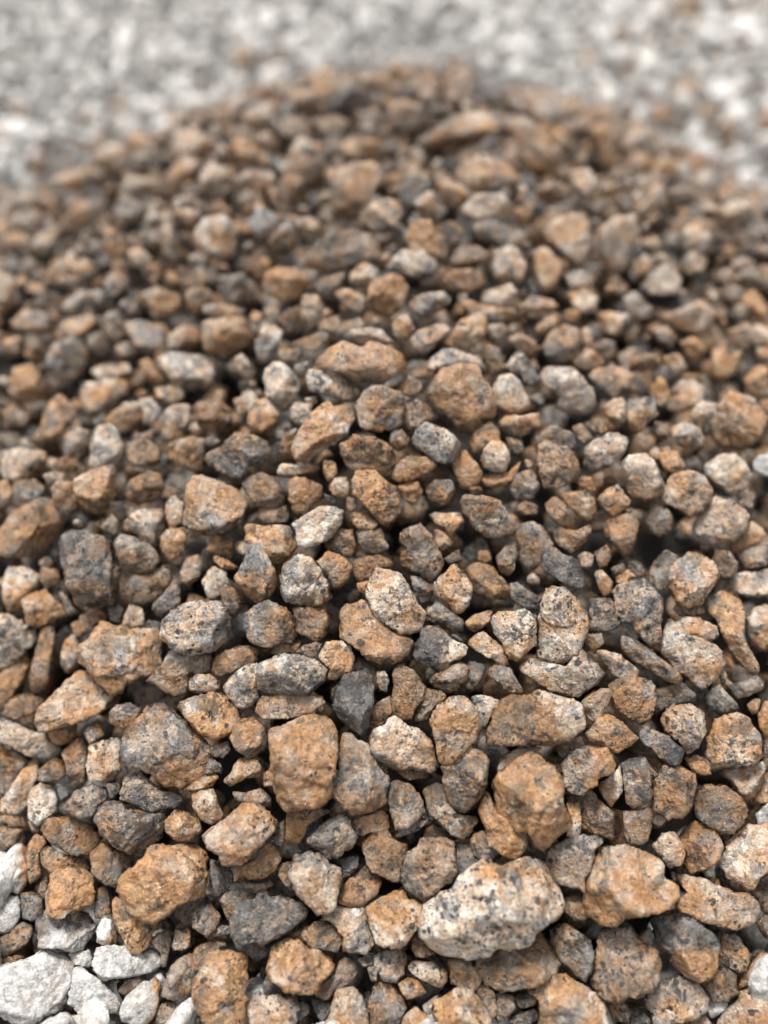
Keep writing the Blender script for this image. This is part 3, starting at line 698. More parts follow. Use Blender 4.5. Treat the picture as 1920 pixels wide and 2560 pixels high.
o 0 1220,1000 1310,980 1300,1100 1230,1060
p 3 1295,1100 1320,960 1370,885 1480,905 1560,930 1620,1000 1662,1130 1732,1230 1702,1340 1632,1400 1530,1395 1440,1320 1340,1220 # large faceted grey tan stone | on top of the large round brown boulder
o 2 1060,1240 1120,1150 1290,1130 1340,1230 1440,1330 1530,1400 1640,1400 1650,1440 1600,1530 1500,1620 1400,1600 1290,1570 1200,1470 1100,1400 # large round brown boulder | carrying the large faceted grey tan stone
g 2 370,1250 450,1180 570,1130 700,1180 770,1270 750,1330 660,1420 580,1475 480,1460 400,1400 360,1320 # tan stone with glassy white chip | right of the large white speckled oval stone
b 1 720,1170 980,1180 1020,1260 1010,1380 920,1430 820,1390 740,1340 770,1270 # brown stone with round grey hollow | under the crumbly white and tan stone
b 1 200,1030 240,995 320,1050 390,1180 320,1265 240,1180
o 0 140,820 180,790 260,830 370,900 240,900
w 0 680,1400 750,1410 740,1450 690,1440
b 0 1140,360 1200,370 1240,420 1190,480 1150,470
k 0 970,330 1060,370 1070,420 990,400
p 1 110,650 200,630 320,680 280,790 220,810 110,760
w 1 60,980 150,860 270,920 280,1040 220,1100 100,1120 # frosty grey white stone | above the large white speckled oval stone
T 960 1120 2.9625
g 0 190,940 290,950 370,1060 300,1190 240,1130
b 2 120,620 270,560 350,640 400,750 440,850 400,930 350,990 230,920 130,880 130,740 # pitted brown oblong stone | upper right of the large faceted grey tan stone
o 2 30,200 70,140 200,50 360,60 395,130 330,190 240,230 100,260 # orange winged stone | under the white fan shaped stone
o 1 495,110 600,10 680,100 730,190 700,260 620,310 560,290 530,200 # plump tan stone | lower right of the white fan shaped stone
p 2 720,90 740,0 800,-50 880,-50 930,40 935,100 900,180 800,185 730,150
o 0 710,230 800,190 920,180 1000,80 1030,110 990,200 880,290 780,300
g 0 910,280 990,190 1100,150 1160,280 1100,370 980,395
b 2 1130,60 1140,-20 1200,-60 1350,0 1420,80 1450,170 1400,260 1310,300 1180,290 1140,180 # creased brown round stone | left of the spotted tan oblong stone
b 1 310,300 380,240 500,230 530,320 480,400 400,440 320,370
o 0 90,270 250,240 290,320 210,430 130,360
p 1 330,500 370,470 440,480 560,480 600,540 540,600 490,650 440,590 370,560
o 0 370,600 440,620 520,700 430,780 380,700
b 3 555,400 620,345 760,350 860,400 910,480 1020,580 960,650 860,680 760,670 680,620 620,520 560,470 # large mottled fish shaped stone | in the middle, over a dark hollow
b 0 1000,560 1100,530 1200,600 1250,700 1190,800 1130,900 1010,950 980,880 1000,750 960,650
g 1 830,800 870,760 900,700 980,690 990,780 970,900 920,950 860,930 830,860
o 1 690,760 770,760 805,820 760,850 700,830
b 1 600,890 690,840 780,860 850,930 900,960 930,1060 910,1130 760,1120 660,1060 620,960 # rounded brown double stone | right of the speckled kite shaped stone
p 2 350,1030 400,960 500,860 540,860 600,920 655,1040 640,1150 580,1220 510,1240 480,1160 390,1090 # speckled kite shaped stone | right of the large faceted grey tan stone
g 0 900,1000 980,980 1050,1040 1170,1110 1150,1210 1040,1200 930,1120
k 3 1150,870 1190,750 1240,710 1340,790 1430,820 1500,910 1500,980 1460,1060 1380,1040 1290,980 1200,930 # black and orange speckled stone | above the tall dotted pale stone
b 0 1240,620 1290,590 1420,610 1540,560 1550,600 1490,700 1410,790 1340,750 1250,680
b 1 1180,410 1280,345 1340,420 1420,560 1400,610 1300,580 1230,510
o 1 1290,340 1500,320 1560,380 1580,480 1510,550 1420,500 1360,430
o 0 1410,260 1470,200 1540,220 1580,330 1500,310
o 1 590,1300 650,1240 770,1200 810,1210 790,1280 700,1360 640,1355 # small orange lozenge stone | left of the white forked stone
w 3 800,1280 840,1210 950,1210 1030,1190 1130,1230 1120,1340 1120,1450 1060,1510 990,1590 920,1560 890,1500 880,1440 830,1380 # white forked stone | chalky, touching the tall dotted pale stone
p 3 1135,1230 1180,1130 1200,1010 1330,1030 1440,1090 1470,1160 1520,1220 1510,1330 1470,1450 1430,1560 1370,1610 1290,1600 1180,1560 1130,1560 1130,1400 # tall dotted pale stone | large, right of the white forked stone
p 2 610,1450 680,1360 750,1360 830,1440 880,1470 900,1540 950,1600 880,1620 800,1560 740,1540 # slanting pinkish stone | below the white forked stone
k 2 215,1530 250,1420 300,1330 410,1310 500,1400 620,1470 600,1530 510,1590 460,1650 380,1659 270,1620 # dark glossy stone with cream tip | right of the large round brown boulder
b 0 300,1200 400,1130 480,1200 590,1270 590,1350 510,1380 440,1300 310,1280
g 0 440,820 560,740 580,830 480,860
b 0 980,430 1050,390 1150,420 1130,500 1000,500
g 0 600,250 700,280 740,320 640,330
T 1360 1120 2.9625
p 2 290,60 300,0 350,-40 480,-110 560,-120 620,-60 600,20 550,100 440,150 340,195 300,140 # spotted tan oblong stone | right of the creased brown round stone
g 1 340,1120 500,1110 540,1240 570,1320 450,1360 330,1350 # dark dotted cube | between the tall dotted pale stone and the large ragged grey stone
b 2 550,120 620,50 760,20 830,120 860,220 890,280 880,330 760,390 640,380 600,290 640,200 # brown stone with pale roof | below the spotted tan oblong stone
p 2 390,380 470,300 540,270 640,390 620,450 510,515 430,450 # small boxy tan stone | left below the brown stone with pale roof
b 1 440,560 550,500 640,470 695,560 680,700 640,790 580,800 530,720 440,640 # brown tooth shaped stone | under the small boxy tan stone
p 2 850,380 910,280 960,190 1080,160 1180,210 1250,310 1230,400 1160,480 1080,520 980,450 # round striped tan stone | upper left of the big flat pale stone
p 1 1110,560 1230,420 1270,350 1400,380 1530,510 1510,620 1400,700 1300,710 1180,720 1110,640 # big flat pale stone | near the right edge below the blurred stones
o 0 1370,730 1510,620 1530,520 1600,580 1650,640 1590,700 1450,770 1400,780
g 0 750,470 830,420 960,460 950,620 880,680 800,640 750,560
p 3 930,940 960,850 1060,765 1200,790 1280,860 1290,960 1240,1060 1170,1140 1080,1180 980,1130 930,1040 # bright tan boulder tapering downwards | right of the large ragged grey stone
g 1 780,960 800,850 900,750 1000,790 1010,830 950,880 930,960 930,1070 860,1080 790,1010
b 0 1250,830 1270,750 1380,770 1440,850 1440,930 1330,980 1290,950
w 1 1360,980 1440,930 1600,910 1659,880 1720,900 1720,1100 1500,1100 1400,1060 # flat grey stone with silvery end | at the right edge
g 2 500,1070 560,1010 740,955 800,1020 870,1110 870,1300 890,1450 840,1505 780,1470 700,1400 640,1310 560,1290 540,1240 # large ragged grey stone | triangular, pointing down
p 2 1200,1150 1300,1030 1400,1080 1480,1170 1490,1260 1470,1370 1500,1440 1540,1520 1610,1600 1600,1650 1550,1670 1460,1620 1400,1520 1330,1400 1280,1280 1210,1210 # long bone shaped stone | narrowing to a knob at its foot
g 1 940,1190 1000,1140 1170,1150 1200,1220 1100,1250 1000,1250
p 3 970,1290 1060,1250 1150,1260 1290,1320 1290,1390 1240,1440 1110,1440 1000,1390 # small tan brick shaped stone | left of the long bone shaped stone
p 1 1500,1260 1560,1180 1659,1150 1720,1150 1720,1480 1600,1510 1540,1480 1510,1380 # tan rounded stone | at the right edge beside the long bone shaped stone
p 0 370,920 430,890 520,1010 510,1080 440,1110 400,1030
p 0 240,800 300,760 370,790 360,880 300,900
b 0 370,780 470,710 500,800 470,870 410,900
g 0 490,890 590,850 600,910 520,940
g 0 620,830 720,860 760,940 700,950 620,890
o 0 530,960 620,900 690,950 600,1000 530,1010
o 0 840,40 890,15 1000,30 1040,110 1050,170 960,200 900,180
p 1 1180,130 1290,40 1400,30 1500,100 1540,200 1500,300 1400,350 1300,300 1200,210 # blurred peach coloured stone | left of the blurred white stone
l 1 1550,100 1600,50 1700,60 1700,210 1590,210 1550,160 # blurred white stone | bright, at the right edge
g 0 1420,790 1560,720 1659,680 1659,880 1500,900 1450,850
g 0 1480,400 1550,400 1540,460 1490,450
b 0 300,1380 430,1370 450,1450 400,1480 380,1530 300,1450
g 0 1000,540 1100,560 1090,650 1030,650
T 0 640 2.592
w 2 630,1090 700,1080 760,1130 800,1230 790,1340 740,1400 650,1380 570,1400 590,1200 # glassy white topped stone | standing above the orange saddle shaped stone
b 1 805,1215 960,1190 1040,1240 1045,1330 1000,1370 860,1380 800,1290
p 1 1090,1220 1180,1190 1230,1170 1340,1180 1330,1260 1310,1340 1320,1390 1250,1400 1160,1360 1100,1330 # tan stone with two bumps | left of the knobbly mottled stone
w 1 1010,660 1090,620 1200,630 1330,640 1400,730 1390,830 1320,880 1200,860 1110,790 1040,720 # whitish grainy stone | below the amber crystalline stone
o 2 1310,420 1420,400 1560,390 1640,470 1630,560 1560,610 1450,660 1320,600 1310,500 # amber crystalline stone | out of focus, left of the white tipped stone
p 0 1520,660 1570,630 1650,740 1640,810 1580,800 1530,730
p 1 510,900 560,830 700,790 830,800 840,900 740,940 620,1050 530,1000 # soft focus cream block | on the left slope
p 0 580,740 660,700 830,690 870,780 840,810 700,790 600,790
p 1 650,1090 800,950 920,940 930,1050 830,1130 770,1160 760,1110 700,1080
w 0 900,920 980,920 1060,990 1020,1060 930,1110 930,1010
p 0 1000,860 1100,840 1200,880 1190,930 1100,960 1020,940
p 1 1070,1000 1130,960 1230,960 1240,1100 1180,1170 1090,1200 1030,1190 1060,1100
b 0 1270,940 1420,920 1500,1000 1500,1120 1400,1150 1280,1100
w 0 420,1170 500,1110 590,1130 580,1240 480,1290 430,1250
p 1 280,1030 330,940 380,880 440,950 510,1010 420,1100 350,1190 290,1240 200,1180 260,1120
o 1 50,850 90,730 200,700 310,830 300,940 180,950 90,930
g 1 300,640 380,540 540,540 570,650 520,800 400,840 310,750 # soft focus stone with white patch | on the left slope
k 0 570,520 660,480 720,560 700,650 620,670 570,610
b 0 750,580 830,550 880,640 820,690 750,650
p 0 850,500 900,420 1060,450 1120,520 1050,600 920,610 860,580
p 0 1090,520 1180,450 1300,460 1290,570 1180,600 1100,590
o 0 890,680 960,660 1060,780 1080,830 1000,840 930,770
p 0 60,430 160,350 280,360 360,420 330,510 220,500 100,480
p 0 370,470 460,400 600,380 640,420 560,520 430,540
g 0 660,460 690,370 770,350 810,430 800,520 740,590
p 1 900,240 1020,200 1180,260 1200,330 1050,400 990,350
p 0 1200,230 1310,190 1390,250 1330,330 1260,390 1210,330
p 0 1320,320 1440,310 1600,350 1590,390 1400,400 1320,380
g 0 1420,130 1560,110 1659,170 1659,320 1500,290 1410,220
p 0 670,180 730,110 800,150 780,240 720,280
w 0 400,330 500,230 680,220 700,300 560,320 440,390
p 1 300,130 380,30 560,30 650,110 500,180 380,180
b 0 0,1000 80,970 200,1030 180,1100 40,1110
p 0 20,540 150,520 140,640 50,650
b 0 170,550 260,540 290,650 220,690 160,640
o 0 0,120 90,130 100,290 60,370 0,370 -40,240
w 0 220,230 290,210 330,280 270,320
p 0 1510,930 1640,880 1700,950 1640,1010 1540,1030
w 0 900,1160 1000,1120 990,1190 920,1200
T 640 720 3.19
o 1 -70,1100 -60,980 0,880 80,880 200,1010 140,1090 50,1150 -30,1170
o 3 450,580 540,510 700,425 820,470 900,440 1000,440 1120,480 1200,530 1240,620 1160,690 1060,730 980,770 900,740 800,730 700,690 560,640 470,620 # long orange ridge stone | lying across the white brick shaped stone
w 2 405,700 420,640 520,660 680,700 780,750 845,800 830,870 770,900 660,880 540,850 420,820 # white brick shaped stone | under the long orange ridge stone
g 2 800,930 860,820 950,770 1050,780 1180,850 1170,1000 1160,1090 1080,1150 960,1140 860,1130 810,1040 # grey and cream faceted ball | below the long orange ridge stone
o 2 340,1130 430,1000 570,880 640,920 770,950 780,1060 720,1160 580,1280 480,1350 400,1400 300,1370 270,1280 # slanting orange chisel stone | left of the grey and cream faceted ball
b 2 670,1250 780,1170 940,1190 1060,1240 1140,1340 1110,1420 1020,1470 930,1450 830,1480 720,1420 690,1330 # brown and silver stone | below the grey and cream faceted ball
w 3 1235,1190 1290,1130 1350,1060 1440,1100 1560,1160 1640,1230 1600,1320 1520,1410 1440,1390 1310,1300 1240,1250 # white fan shaped stone | flat and bright
b 1 1080,1140 1160,1120 1230,1200 1210,1280 1130,1310 1070,1240
w 1 40,660 160,570 230,600 350,740 330,900 260,990 160,960 90,840 50,740 # white topped pillar stone | left of the white brick shaped stone
p 0 270,960 330,900 450,920 440,1020 370,1110 280,1060
p 1 710,340 830,320 1000,330 1060,400 1120,440 1000,450 900,440 830,460 730,420 # frilly cream stone | behind the long orange ridge stone
w 1 0,420 60,310 150,290 215,350 190,450 150,560 60,620 0,580 # white tipped stone | above the white topped pillar stone
g 0 170,490 380,490 380,560 280,600 190,570
b 0 270,440 540,340 620,370 520,450 480,520 360,490
g 0 230,180 330,150 370,340 310,390 220,340 170,250
p 0 370,40 500,70 550,180 440,280 370,280
g 0 500,270 640,220 690,280 640,360 500,340
p 0 630,30 740,10 860,60 870,160 850,230 760,160 660,90
o 1 880,70 900,-60 1100,-120 1230,-20 1180,130 1070,230 960,200 880,140 # bright orange capped stone | left of the grey peppered stone
g 1 1220,130 1280,60 1500,20 1570,100 1480,180 1350,250 1290,300 1230,220 # grey peppered stone | above the brown shell shaped stone
p 0 1080,300 1150,220 1210,200 1270,340 1200,430 1100,380
p 0 1230,410 1300,330 1500,270 1570,330 1450,430 1340,560 1270,520
p 0 650,400 700,280 830,230 880,310 720,340 700,420
b 0 1150,780 1210,700 1320,740 1330,830 1250,870 1160,850
g 0 1170,930 1280,890 1420,960 1450,1050 1350,1060 1240,1170 1150,1110
b 0 300,620 450,560 460,640 400,720 320,700
g 0 170,1300 230,1150 330,1110 320,1200 270,1290 250,1350 180,1350
p 0 380,880 480,860 490,920 420,930
T 1040 720 3.19
o 3 130,700 200,630 370,610 500,640 520,720 600,820 655,950 640,1050 540,1050 430,1075 320,1050 220,990 110,920 60,840 100,790 # large crumbly orange boulder | under the white arched stone
w 2 80,590 140,540 220,475 340,490 480,540 580,620 540,690 500,650 400,600 240,630 160,640 90,680 # white arched stone | capping the large crumbly orange boulder
p 2 595,770 660,710 770,680 850,760 910,900 890,970 800,1020 720,990 640,930 # tan box with grey lid | right of the large crumbly orange boulder
o 3 200,460 300,350 360,250 480,205 550,220 580,310 540,380 430,500 320,480 # brown shell shaped stone | leaning above the white arched stone
o 1 340,120 420,90 520,130 680,160 800,170 820,220 750,270 600,270 420,220 370,190 # flat orange boat shaped stone | behind the brown shell shaped stone
p 0 550,290 700,280 730,340 660,420 590,410
p 0 490,60 600,10 750,-40 830,60 800,150 700,160 560,130
b 1 1015,470 1060,370 1180,290 1300,320 1320,430 1260,580 1140,610 1030,570 # round brown cobble | out of focus over a dark gap
w 2 700,610 780,520 820,500 910,570 960,680 1010,740 920,790 880,800 840,700 760,680 # small white tipped stone with black spot | above the tan box with grey lid
o 0 720,400 830,350 960,430 930,550 870,540 790,480
w 1 960,700 1000,630 1130,620 1250,640 1320,720 1420,800 1440,950 1380,1000 1220,1020 1100,950 1150,870 1060,810 # silvery lumpy stone | right of the tan box with grey lid
p 1 1340,700 1450,640 1560,610 1680,640 1750,680 1720,760 1600,880 1560,890 1480,790 # tan triangular stone | right of the silvery lumpy stone
g 1 960,1250 1000,1130 1110,1090 1260,1170 1290,1280 1240,1310 1130,1280 1040,1250 960,1330
o 1 400,1290 460,1160 580,1050 680,1150 680,1230 560,1260 460,1340
o 0 640,1070 720,1010 860,1020 1000,990 1010,1090 860,1180 740,1190 680,1140
g 1 720,1190 850,1220 860,1300 790,1350 740,1310
b 0 560,450 680,480 700,660 600,710 560,620
p 0 1250,590 1400,480 1520,600 1420,650 1290,650
w 0 1370,460 1500,410 1600,430 1580,480 1440,510
b 0 1370,1080 1450,1040 1540,1130 1450,1180 1390,1150
b 0 1240,1100 1320,1080 1420,1210 1320,1260
p 0 850,130 920,60 1080,90 1140,160 1000,230 900,250
p 0 970,300 1060,220 1140,230 1130,310 1010,400 950,360
o 0 1170,230 1220,160 1310,200 1300,270 1200,270
T 1280 600 2.592
o 2 740,1030 930,1010 940,1130 800,1280 760,1240 740,1130 # orange block with flat grey top | right below the tan triangular stone
o 0 590,1060 700,1000 745,1050 740,1180 700,1230 620,1180
g 0 780,740 960,740 970,830 830,860 740,800
p 0 720,370 790,330 850,390 900,520 790,510 730,440
w 0 820,300 950,180 1010,130 1090,250 1080,350 900,360
p 1 920,490 1100,450 1230,370 1320,470 1290,580 1180,610 1030,550
p 0 920,590 1000,560 1070,640 1030,700 950,660
o 0 1080,660 1180,620 1260,700 1230,800 1150,780
o 0 1290,700 1380,680 1400,760 1500,700 1450,850 1360,930 1290,900
p 0 1400,590 1530,540 1580,650 1480,720 1420,690
o 0 1500,900 1600,800 1659,830 1659,1000 1560,1030
p 0 1140,1130 1230,1040 1340,1060 1360,1150 1200,1190
p 1 1270,1270 1300,1100 1420,980 1560,1020 1660,1150 1600,1280 1480,1380 1330,1350 # big blurred tan boulder | on the right slope above the blurred white stone
p 0 1010,1230 1110,1180 1220,1220 1260,1320 1190,1370 1080,1330
o 0 940,870 1000,900 1030,1030 960,1100 900,1020
p 0 960,760 1080,730 1140,830 1040,870
w 0 330,230 440,190 530,250 540,300 400,320
p 0 340,350 480,320 560,380 550,460 430,470
p 0 550,480 680,450 760,480 700,620 560,600
p 0 780,150 860,90 910,150 880,230 800,220
p 0 1100,130 1180,70 1260,120 1240,200 1150,230 1100,190
b 0 1310,340 1400,290 1520,310 1480,380 1370,370
p 0 1470,370 1560,310 1659,430 1659,560 1560,480
T 0 0 1.728
p 2 1430,740 1520,690 1640,700 1680,750 1600,840 1540,960 1480,960 1430,900 # tall blurred tan block | standing on the upper slope left of a blurred white stone
b 1 1310,1110 1380,1030 1520,990 1620,1000 1659,1060 1670,1120 1590,1130 1480,1160 1390,1180 1320,1160 # long brown loaf shaped stone | above the round orange capped stone
o 1 1130,1200 1200,1150 1280,1150 1340,1220 1320,1290 1210,1310 1140,1270 # round orange capped stone | below the long brown loaf shaped stone
w 1 1510,1180 1570,1130 1640,1170 1630,1230 1560,1250 1510,1220
w 1 1570,920 1620,870 1680,860 1740,910 1710,990 1650,1020 1590,980 # blurred white nugget | beside the foot of the tall blurred tan block
p 1 840,1010 880,940 960,920 1040,1000 1010,1100 930,1130 860,1090 # blurred dome shaped tan stone | on the upper left slope
w 0 1060,960 1120,890 1200,920 1200,990 1130,1040
b 0 1150,1080 1180,1000 1250,940 1290,1020 1270,1090
p 0 1270,950 1340,930 1410,990 1350,1050 1290,1020
p 0 860,760 900,700 980,730 980,800 920,870 870,830
w 0 1000,780 1060,740 1190,740 1200,790 1120,820 1040,820
b 0 1190,830 1230,740 1310,760 1310,850 1240,890
g 0 1220,720 1300,670 1410,690 1400,780 1330,810
o 0 980,640 1040,590 1120,640 1130,700 1030,710
p 0 700,780 800,660 860,700 830,770 750,810
g 0 560,700 590,650 650,660 650,740 600,760
p 0 510,820 560,760 700,770 690,830 580,860
k 0 480,910 560,850 640,900 620,960 540,970 # blurred dark grey stone | on the far left slope
p 0 250,960 350,880 440,860 470,910 390,980 300,1010
p 0 130,1080 170,1000 250,990 240,1070 170,1120
p 0 200,1180 260,1120 380,1120 430,1180 340,1240 240,1230
o 0 440,1060 460,970 520,1000 550,1080 480,1130
p 0 550,1080 600,1060 660,1120 600,1160 560,1140
p 0 680,1000 720,960 760,1020 800,1100 760,1140 700,1080
g 0 820,1180 870,1140 950,1180 930,1230 840,1220
b 0 1350,1230 1420,1200 1500,1170 1470,1230 1400,1290
k 0 1400,420 1500,370 1590,390 1580,460 1480,500 1420,470 # blurred dark stone at the summit | left of the topmost leaning stone
p 0 1540,330 1659,320 1700,370 1600,400
p 0 1340,520 1440,500 1520,530 1480,570 1380,570
p 0 1440,640 1530,590 1659,610 1659,680 1540,690
o 0 960,560 1080,540 1100,600 980,600
p 0 210,760 460,720 460,790 330,830 230,820
T 960 0 1.728
o 2 540,540 600,510 680,560 760,640 780,720 720,780 650,770 600,680 # large orange stone leaning near the summit | blurred, on the right shoulder
k 1 360,400 420,340 510,350 540,400 500,470 430,440 # topmost leaning stone | dark, on the skyline of the heap
p 1 150,620 250,540 350,480 460,480 500,560 420,620 320,640 230,650 150,640 # long blurred tan stone | just under the topmost leaning stone
p 1 300,730 380,670 500,690 590,760 600,800 560,800 430,830 330,800 # broad blurred beige stone | left of the large orange stone leaning near the summit
p 0 230,820 300,780 370,820 360,880 290,900
w 2 320,900 400,840 520,830 560,900 540,950 430,960 340,930 # blurred white ledge stone | under the broad blurred beige stone
o 0 130,870 200,820 280,910 220,960 150,930
o 0 560,900 650,880 620,960 580,990
p 1 90,1020 130,950 200,950 270,1050 270,1130 200,1140 110,1080 # tan dotted stone | below the blurred white nugget
w 0 0,1160 80,1080 190,1080 240,1160 160,1200 60,1190
b 0 220,980 290,950 350,1000 330,1060 260,1060
b 0 280,1130 330,1060 420,1060 460,1110 400,1160 300,1160
o 0 230,1220 300,1160 400,1170 450,1210 380,1260 280,1250
g 0 380,960 480,950 620,1010 600,1070 500,1080 400,1030
p 1 460,1160 480,1090 550,1060 620,1120 600,1200 570,1250 480,1240 # cream stone with dark dot | above the flat orange boat shaped stone
p 0 640,1080 700,1060 770,1150 750,1240 690,1280 650,1180
p 1 670,1000 760,930 890,920 890,1100 850,1160 770,1090 700,1040 # blurred grey and tan block | on the right shoulder
p 0 910,1000 990,940 1080,920 1120,990 1060,1080 1050,1200 960,1170 920,1090
g 0 650,800 740,780 840,830 760,880 660,870
p 0 800,740 880,720 920,800 900,880 840,850
o 0 880,560 960,520 1000,640 1010,740 950,720 900,640
p 0 960,800 1060,770 1080,830 990,850
b 0 1200,830 1300,800 1360,830 1330,900 1240,910
p 0 1420,900 1560,860 1620,940 1550,990 1440,1000
p 0 1290,980 1380,960 1420,1050 1360,1130 1290,1100
p 0 20,480 80,430 180,460 190,530 90,570 20,540
k 0 180,470 250,450 290,490 240,530
'''

# ---------------------------------------------------------------- read the survey of the heap's stones
COLOUR = {'o': 'orange brown', 'b': 'dark brown', 'p': 'pale tan', 'g': 'grey mottled', 'k': 'blackish', 'w': 'whitish', 'l': 'dusty white', 'd': 'dusty grey'}
def inside(P, x, y):
    n = len(P); r = np.zeros(np.shape(x), bool); j = n - 1
    for i in range(n):
        xi, yi = P[i]; xj, yj = P[j]
        r ^= ((yi > y) != (yj > y)) & (x < (xj - xi) * (y - yi) / (yj - yi + 1e-12) + xi)
        j = i
    return r

stones = []
ox = oy = 0.0; sc_ = 1.0
for line in SURVEY.strip().splitlines():
    if line.startswith('T '):
        _, x_, y_, s_ = line.split(); ox, oy, sc_ = float(x_), float(y_), float(s_); continue
    body, _, lab = line.partition('#')
    parts = body.split()
    pts = [tuple(float(q) for q in p.split(',')) for p in parts[2:]]
    P = np.array([(ox + x / sc_, oy + y / sc_) for x, y in pts])
    Q = np.roll(P, -1, axis=0)
    cr_ = P[:, 0] * Q[:, 1] - Q[:, 0] * P[:, 1]
    A = cr_.sum() / 2
    cen = ((P + Q) * cr_[:, None]).sum(0) / (6 * A)
    gx_, gy_ = np.meshgrid(np.linspace(*P[:, 0][[P[:, 0].argmin(), P[:, 0].argmax()]], 15), np.linspace(*P[:, 1][[P[:, 1].argmin(), P[:, 1].argmax()]], 15))
    best, bc = -1e9, cen
    for qx, qy in [tuple(cen)] + list(zip(gx_.ravel(), gy_.ravel())):
        if not inside(P, qx, qy): continue
        E = Q - P; tt_ = np.clip(((qx - P[:, 0]) * E[:, 0] + (qy - P[:, 1]) * E[:, 1]) / (E ** 2).sum(1), 0, 1)
        dmn = np.hypot(P[:, 0] + tt_ * E[:, 0] - qx, P[:, 1] + tt_ * E[:, 1] - qy).min()
        sc2 = dmn - 0.45 * math.hypot(qx - cen[0], qy - cen[1])
        if sc2 > best: best, bc = sc2, np.array([qx, qy])
    cen = bc
    short, _, rest = lab.strip().partition(' | ')
    stones.append(dict(col=parts[0], lift=int(parts[1]), P=P, c=cen, area=abs(A), short=short.strip(), rest=rest.strip()))

# the ones that show largest become objects of their own
GREYS = 'ld'
order = sorted(range(len(stones)), key=lambda i: -(1e9 if stones[i]['short'] else stones[i]['area'] * (1.0 + 0.35 * stones[i]['lift'])))
N_IND = 318
own = set(order[:N_IND])

def describe(i):
    s = stones[i]
    if s['short']:
        return s['short'] + ', ' + s['rest']
    return None
marks = [i for i in range(len(stones)) if stones[i]['short']]
labels = {}
def cname(i):
    s = stones[i]
    n = s['short']
    return ' '.join(n.split())
used = set()
for i in order[:N_IND]:
    if describe(i):
        labels[i] = describe(i); used.add(labels[i].lower())
def direction(a, b):
    dx, dy = a[0] - b[0], a[1] - b[1]
    ang = math.degrees(math.atan2(-dy, dx)) % 360
    return ['right of', 'up and right of', 'above', 'up and left of', 'left of', 'down and left of', 'below', 'down and right of'][int((ang + 22.5) // 45) % 8]
for i in order[:N_IND]:
    if i in labels: continue
    s = stones[i]
    P = s['P'] - s['c']
    w_, v_ = np.linalg.eigh(P.T @ P); asp = math.sqrt(w_[1] / max(w_[0], 1e-6))
    sz = math.sqrt(s['area'])
    size = 'small' if sz < 62 else ('medium' if sz < 88 else 'large')
    shape = 'elongated' if asp > 1.75 else ('chunky' if asp > 1.25 else 'compact')
    near = sorted(marks, key=lambda j: np.hypot(*(stones[j]['c'] - s['c'])) - 0.5 * math.sqrt(stones[j]['area']))
    done = None
    for sh in (shape, 'angular', 'irregular', 'blunt'):
        for j in near[:3]:
            cand = f"{size} {COLOUR[s['col']]} {sh} stone {direction(s['c'], stones[j]['c'])} the {cname(j)}"
            if cand.lower() not in used:
                done = cand; break
        if done: break
    labels[i] = done or cand
    used.add(labels[i].lower())

rng0 = np.random.RandomState(11)
rest_v, rest_f, rest_t, rest_s, rest_n = [], [], [], [], 0
def add_rest(store, v, f, tone, seed):
    n = store['n']
    store['v'].append(v.astype(np.float32)); store['f'].append((f + n).astype(np.int32))
    store['t'].append(np.broadcast_to(np.asarray(tone, np.float32), (len(v), 4)))
    store['s'].append(np.broadcast_to(np.asarray(seed, np.float32), (len(v), 3)))
    store['n'] = n + len(v)
def new_store(): return dict(v=[], f=[], t=[], s=[], n=0)
def flush(store, name, **props):
    me = make_mesh(name, np.concatenate(store['v']), np.concatenate(store['f']), np.concatenate(store['t']), np.concatenate(store['s']))
    return link(name, me, **props)
heap_rest, yard_rest = new_store(), new_store()

def jitter(rng, code):
    t = np.array(TONES[code], float)
    t[:3] += rng.uniform(-1, 1, 3) * (0.14, 0.16, 0.10)
    return np.clip(t, 0, 1.15)

